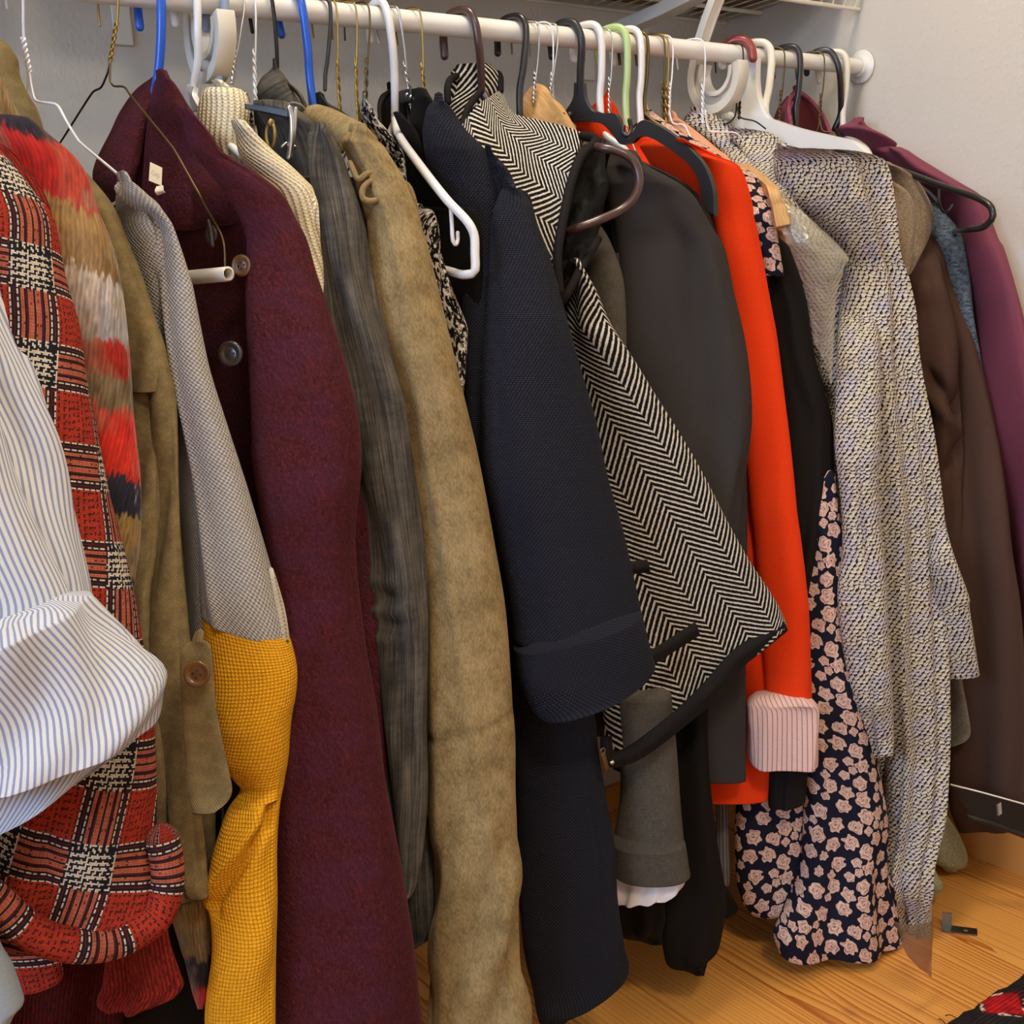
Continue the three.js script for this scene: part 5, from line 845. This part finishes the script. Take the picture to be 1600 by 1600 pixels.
{ // cardigan
  const t = G('cardigan', 'long chunky cream and black marled knit cardigan on the white hanger', 'cardigan', 1165);
  add(t, 'collar', [[174, 1080, 1098], [182, 1070, 1120], [195, 1070, 1142], [210, 1090, 1160], [240, 1130, 1190], [300, 1180, 1225], [380, 1240, 1290]], M.marl, { th: .02, z: (y) => lerp(-.01, .16, sstep(174, 330, y)), dz: .02 });
  add(t, 'lapel', [[204, 1140, 1180], [212, 1140, 1212], [232, 1156, 1224], [262, 1176, 1228], [310, 1200, 1240], [370, 1240, 1290]], M.marl, { th: .016, z: (y) => lerp(.06, .18, sstep(200, 330, y)), dz: .02 });
  const rf = (x, y, f) => f ? .009 * gz(x, lerp(.05, -.45, clamp((y - 400) / 800, 0, 1)), .1) - .009 * gz(x, lerp(.32, -.2, clamp((y - 400) / 800, 0, 1)), .12) + .008 * gz(x, .7, .12) - .007 * gz(x, .5, .1) : 0;
  add(t, 'front', [[228, 1222, 1236], [234, 1214, 1266], [240, 1210, 1330], [248, 1210, 1366], [258, 1210, 1382], [280, 1215, 1391], [310, 1226, 1396], [340, 1258, 1399], [375, 1294, 1402], [406, 1316, 1409], [434, 1316, 1418], [491, 1309, 1428], [547, 1306, 1432], [603, 1306, 1441], [673, 1308, 1455], [730, 1316, 1463], [800, 1330, 1471], [862, 1340, 1473], [947, 1348, 1474], [1031, 1355, 1477], [1087, 1364, 1478], [1124, 1374, 1479], [1172, 1386, 1479], [1206, 1384, 1477], [1262, 1382, 1473], [1305, 1380, 1466], [1347, 1372, 1458], [1383, 1375, 1458], [1420, 1397, 1457], [1445, 1404, 1456], [1462, 1412, 1453], [1475, 1426, 1448]], M.marl, { th: .035, zo: .01, fold: rf, from: 'R', wob: .003 });
  add(t, 'sleeve', [[330, 1290, 1330], [400, 1304, 1352], [434, 1312, 1362], [491, 1310, 1372], [547, 1306, 1376], [687, 1304, 1376], [750, 1310, 1374], [800, 1315, 1376], [862, 1315, 1382], [919, 1307, 1386], [975, 1310, 1388], [1031, 1318, 1391], [1087, 1330, 1394], [1124, 1346, 1395], [1160, 1358, 1396], [1364, 1185, 1395, 1180]], M.marl, { th: .022, z: (y) => Zf(y) + lerp(-.03, .035, sstep(360, 620, y)), from: 'R', wob: .003, fold: (x, y, f) => f ? -.005 * gz(x, .1, .2) + .003 * gz(x, .6, .2) : 0 });
  add(t, 'back', [[430, 1298, 1332], [505, 1287, 1332], [575, 1281, 1326], [631, 1295, 1326], [720, 1302, 1326]], M.marl, { th: .014, zo: -.035 });
  add(t, 'back', [[1100, 1335, 1386], [1187, 1356, 1392], [1225, 1370, 1388]], M.marl, { th: .012, zo: -.04 });
  add(t, 'sleeve', [[720, 1430, 1463], [792, 1448, 1473], [862, 1452, 1489], [933, 1458, 1514], [952, 1460, 1515], [1020, 1462, 1525], [1055, 1465, 1531]], M.marl, { th: .016, z: (y) => lerp(.24, .325, sstep(720, 900, y)) });
  body(t, 1340, 285, .45, .3, M.marl, { L: .14, lean: .0 });
}
{
  const t = G('sweater', 'plain grey knit hem hanging just below the marled cardigan sleeve', 'sweater', 1200);
  add(t, 'hem', [[1000, 1462, 1492], [1059, 1468, 1503], [1116, 1470, 1514], [1144, 1472, 1518], [1158, 1474, 1511], [1166, 1478, 1492]], M.greycloth, { th: .008, z: .288 });
}
{ // plastic garment bag over the peach blouse
  const film = new THREE.MeshPhysicalMaterial({ color: 0xf0ead8, roughness: .14, transmission: .8, thickness: 0, ior: 1.45, bumpMap: T.crinkle.bump, bumpScale: .0012, side: THREE.DoubleSide }); film.userData.tile = [.12, .12];
  const t = G('garment_bag', 'clear crinkled plastic dry-cleaning bag, between the floral dress and the marled cardigan', 'garment bag', 1060);
  part(t, 'film', sheet([[[1204, 292, .18], [1214, 298, .19], [1224, 304, .2]], [[1216, 340, .2], [1246, 338, .22], [1270, 348, .23]], [[1226, 372, .21], [1270, 380, .24], [1321, 398, .25]], [[1238, 402, .21], [1280, 420, .24], [1317, 424, .25]], [[1256, 452, .21], [1282, 462, .235], [1305, 472, .24]], [[1270, 530, .21], [1284, 560, .22], [1300, 600, .23]]], film, { th: .0006, nu: 50, nv: 24, fold: (u, v) => .007 * n3(u * 5, v * 4, 1, 8) + .004 * Math.abs(n3(u * 11, v * 7, 2, 9)) }), film);
  const t2 = G('garment_bag', 'smoky clear plastic bag end hanging below the marled cardigan hem, just above the floor', 'garment bag', 1180);
  const film2 = new THREE.MeshPhysicalMaterial({ color: 0xd8c8b0, roughness: .12, transmission: .85, thickness: 0, ior: 1.45, side: THREE.DoubleSide });
  part(t2, 'film', sheet([[[1398, 1440, .41], [1425, 1446, .412], [1458, 1440, .41]], [[1408, 1466, .413], [1432, 1474, .416], [1457, 1468, .413]], [[1418, 1492, .416], [1440, 1500, .418], [1456, 1498, .416]], [[1438, 1515, .418], [1447, 1520, .419], [1455, 1527, .418]]], film, { th: .0006, nu: 24, nv: 16, fold: (u, v) => .002 * n3(u * 4, v * 4, 1, 8) }), film2);
}
{ // taupe fleece hood
  const t = G('hoodie', 'taupe fleece with a soft folded hood, right of the marled cardigan shoulder', 'hoodie', 1240);
  add(t, 'hood', [[258, 1374, 1396], [266, 1374, 1412], [282, 1378, 1433], [312, 1384, 1452], [332, 1388, 1458], [357, 1390, 1456], [378, 1394, 1449], [400, 1398, 1438], [428, 1408, 1424]], M.taupe, { th: .03, zo: -.02, dz: .07 });
  add(t, 'hood_fold', [[285, 1378, 1398], [300, 1380, 1420], [330, 1384, 1432], [370, 1388, 1430], [410, 1396, 1424], [432, 1406, 1418]], M.taupe, { th: .02, zo: .004, dz: .03 });
  body(t, 1395, 300, .45, .3, M.taupe, { L: .13 });
}
{ // brown jacket
  const t = G('jacket', 'dark brown jacket with a creased elbow, between the taupe hood and the maroon raincoat', 'jacket', 1250);
  add(t, 'body', [[350, 1396, 1446, .03, .15], [387, 1402, 1471, .05, .19], [440, 1410, 1488, .06, .2], [485, 1412, 1505, .08, .215], [533, 1415, 1523, .1, .235], [603, 1420, 1543, .12, .255], [687, 1430, 1560, .14, .275], [786, 1440, 1574, .17, .305], [862, 1445, 1582, .19, .32], [933, 1450, 1593, .2, .332], [1003, 1458, 1599, .21, .34], [1100, 1468, 1606, .22, .348], [1200, 1472, 1606, .23, .352], [1262, 1482, 1604, .23, .352], [1296, 1500, 1606, .23, .352]], M.brown, { th: .02, z: (y) => lerp(.2, .315, sstep(380, 900, y)), dz: .14, fold: (x, y, f) => f ? .006 * Math.sin(x * 6 + y * .004) * sstep(500, 800, y) : 0 });
  const el = (x, y, f) => f ? -.011 * gz(y - 40 * x, 600, 16) * sstep(-.9, .1, x) + .007 * gz(y - 40 * x, 632, 18) - .010 * gz(y + 30 * x, 735, 15) * sstep(-.7, .4, x) + .004 * Math.sin(x * 4 + y * .02) + .004 * gz(x, .2, .3) : 0;
  add(t, 'sleeve', [[355, 1402, 1444, .1, .165], [395, 1408, 1466, .12, .185], [440, 1412, 1477], [490, 1416, 1487], [530, 1420, 1495], [580, 1428, 1499], [631, 1440, 1502], [700, 1450, 1506], [760, 1455, 1507], [860, 1458, 1506], [950, 1462, 1502], [1030, 1468, 1498]], M.brown, { th: .03, zo: .0, dz: .05, fold: el, m: 140 });
  body(t, 1462, 395, .45, .4, M.brown, { L: .13 });
}
{
  const t = G('fleece_jacket', 'fluffy blue-grey fleece, a narrow strip between brown jacket and maroon raincoat', 'jacket', 1288);
  add(t, 'sleeve', [[305, 1436, 1452, .08, .14], [316, 1438, 1462, .09, .15], [332, 1442, 1477, .1, .17], [355, 1448, 1497, .12, .195], [382, 1452, 1508, .13, .21], [434, 1470, 1517, .15, .222], [477, 1485, 1521, .17, .23], [513, 1498, 1526, .19, .236], [552, 1512, 1533, .2, .24], [600, 1520, 1540, .21, .242]], M.bluefluff, { th: .022, z: (y) => lerp(.2, .26, sstep(300, 560, y)), dz: .08 });
  for (const [x, y] of [[1518, 522], [1521, 540]]) { const c = W(x, y, Zf(y) - .01); part(t, 'snap', new THREE.SphereGeometry(.0028, 10, 8).translate(c.x, c.y, c.z), P.chrome); }
}
{ // maroon hood
  const t = G('hoodie', 'maroon hood with an open rim around the glossy black hanger', 'hoodie', 1250);
  add(t, 'hood', [[143, 1240, 1250], [150, 1233, 1260], [165, 1222, 1274], [180, 1214, 1286], [200, 1208, 1296], [235, 1206, 1302], [280, 1210, 1310]], M.maroonin, { th: .012, z: -.025, dz: .0 });
  part(t, 'rim', tube([W(1240, 215, .03), W(1234, 185, .022), W(1232, 165, .01), W(1237, 150, -.005), W(1246, 144, -.012), W(1262, 153, -.006), W(1282, 176, .005), W(1296, 204, .02), W(1302, 225, .03)], .0034, { n: 70 }), M.maroon);
  part(t, 'side', sheet([[[1232, 150, -.01], [1236, 156, .0], [1240, 162, .008]], [[1216, 172, -.02], [1226, 174, .005], [1234, 184, .02]], [[1208, 196, -.02], [1222, 204, .005], [1240, 216, .03]]], M.maroon, { th: .004 }), M.maroon);
}
{ // maroon raincoat
  const t = G('raincoat', 'maroon nylon raincoat against the right wall', 'raincoat', 1312);
  add(t, 'hood', [[190, 1330, 1348], [197, 1316, 1358], [212, 1312, 1382], [228, 1318, 1407], [236, 1324, 1415], [246, 1340, 1415], [268, 1356, 1416]], M.maroon, { th: .022, z: .06, dz: .06, fold: (x, y) => .003 * Math.sin(y * .14 + x * 3) });
  const rows = [[236, 1374, 1418], [250, 1384, 1438], [266, 1396, 1465], [287, 1420, 1502], [307, 1440, 1534], [330, 1450, 1546], [350, 1458, 1552], [375, 1464, 1561], [392, 1470, 1570], [462, 1486, 1590], [507, 1496, 1601], [600, 1510, 1618], [700, 1522, 1630], [850, 1545, 1640], [1000, 1572, 1648], [1150, 1588, 1652]].map(([y, a, b]) => { const zr = onWall(b, y).z + .036; return [y, a, b, Math.max(.02, zr - .2), zr]; });
  add(t, 'sleeve', rows, M.maroon, { th: .022, fold: (x, y, f) => f ? .005 * Math.sin(x * 4 + y * .012) + .005 * gz(x, -.1 + (y - 600) * .0007, .18) * sstep(380, 480, y) : 0 });
}
{ // clear bag bottom round the brown jacket
  const film = new THREE.MeshPhysicalMaterial({ color: 0x8c7c6a, roughness: .3, specularIntensity: .4, transmission: .9, thickness: 0, ior: 1.45, side: THREE.DoubleSide });
  const t = G('garment_bag', 'clear vinyl garment bag bottom with welded seams under the brown jacket', 'garment bag', 1270);
  const B = (x, y) => [x, y, lerp(.30, .378, clamp((x - 1486) / 116, 0, 1))];
  part(t, 'panel', sheet([[B(1486, 1228), B(1530, 1238), B(1606, 1259)], [B(1500, 1250), B(1540, 1262), B(1606, 1284)], [B(1518, 1274), B(1552, 1285), B(1606, 1304)]], film, { th: .001 }), film);
  part(t, 'seam', tube([W(...B(1486, 1226)), W(...B(1530, 1237)), W(...B(1606, 1258))], .0012), P.offwhite); part(t, 'seam', tube([W(...B(1514, 1276)), W(...B(1552, 1288)), W(...B(1608, 1308))], .0042), film);
  const c = W(1561, 1264, .364); part(t, 'zipper_pull', new RoundedBoxGeometry(.009, .018, .003, 2, .001).rotateZ(.15).translate(c.x, c.y, c.z), P.chrome);
}
// ---------------------------------------------------------------- things on the floor
{
  const t = thing('slipper', 'rounded sage green slipper behind the marled cardigan hem, larger of the two', 'slipper', onFloor(1490, 1352));
  add(t, 'upper', [[1240, 1440, 1462], [1262, 1438, 1474], [1280, 1440, 1485], [1299, 1444, 1497], [1324, 1448, 1508], [1338, 1452, 1510], [1350, 1458, 1507], [1356, 1472, 1496]], M.sage, { th: .035, z: .236, dz: .0, round: true, wob: .001, fat: .8 });
  const t2 = thing('slipper', 'sage green slipper toe, lower and smaller, at the marled cardigan edge', 'slipper', onFloor(1462, 1393));
  add(t2, 'upper', [[1350, 1444, 1458], [1364, 1443, 1464], [1378, 1444, 1472], [1388, 1448, 1472], [1394, 1454, 1467]], M.sage, { th: .018, z: .285, dz: .0, round: true, wob: .0008, fat: .8 });
}
{
  const a = onFloor(1487, 1452), b = onFloor(1527, 1457), t = thing('metal_bracket', 'small bent steel corner bracket lying on the plank floor', 'bracket', a), d = b.clone().sub(a), L = d.length(), an = Math.atan2(-d.z, d.x), w = .017;
  const plate = new THREE.Shape(); plate.moveTo(0, -w / 2); plate.lineTo(L, -w / 2); plate.lineTo(L, w / 2); plate.lineTo(0, w / 2); plate.closePath(); const h = new THREE.Path(); h.absarc(L * .55, 0, .003, 0, TAU, true); plate.holes.push(h);
  const g1 = new THREE.ExtrudeGeometry(plate, { depth: .0016, bevelEnabled: false, curveSegments: 16 }).rotateX(-Math.PI / 2).rotateY(an).translate(a.x, .0006, a.z), g2 = mergeGeometries([new THREE.BoxGeometry(.013, .021, .0016).translate(-.0065, .0105, -w * .4), new THREE.BoxGeometry(.014, .0016, w).translate(-.006, .0008, 0)]).rotateY(an).translate(a.x, .0006, a.z);
  part(t, 'foot_plate', g1, P.iron); part(t, 'upright_plate', g2, P.iron);
}
{
  const t = thing('rug', 'dark rug with red diamond motifs at the bottom right corner', 'rug', V(-.2, 0, 1));
  const x0 = -1.3, x1 = .27, z0 = .456, z1 = 1.5, nx = 110, nz = 60, top = [], uv = [];
  const R = rng(11), edge = Array.from({ length: nx + 1 }, () => (R() - .5) * .005);
  for (let i = 0; i <= nz; i++) { const r = [], q = []; for (let j = 0; j <= nx; j++) { const u = j / nx, v = i / nz, e = (i === 0 ? edge[j] : 0), x = lerp(x0, x1, u), z = lerp(z0, z1, v) + e, h = .009 * Math.min(1, Math.min(i, nz - i, 4 * Math.min(j, nx - j)) * .8 + .0) + .001 * n3(x * 30, z * 30, 1, 4); r.push(V(x, Math.max(.0008, h + .0012), z)); q.push([x / .5, z / .5]); } top.push(r); uv.push(q); }
  part(t, 'pile', grid(nz + 1, nx + 1, top, uv), M.rug);
  part(t, 'backing', boxGeo(x0 + .004, x1 - .004, .0002, .0012, z0 + .006, z1 - .006), M.binding);
  const fr0 = []; for (let k = 0; k < 9; k++) { const x = lerp(-.2, x1, R()), L = .004 + R() * .010, a = (R() - .5) * 1.2; fr0.push(tube([V(x, .004, z0 + .004), V(x + a * L * .5, .005, z0 - L * .5), V(x + a * L, .0015, z0 - L)], .0006, { n: 4, seg: 5 })); }
  const ff = part(t, 'fringe_threads', fr0, M.binding); ff.userData.kind = 'stuff';
}
scene.traverse((o) => { if (o.isMesh) { o.castShadow = true; o.receiveShadow = true; } });
renderer.render(scene, camera);
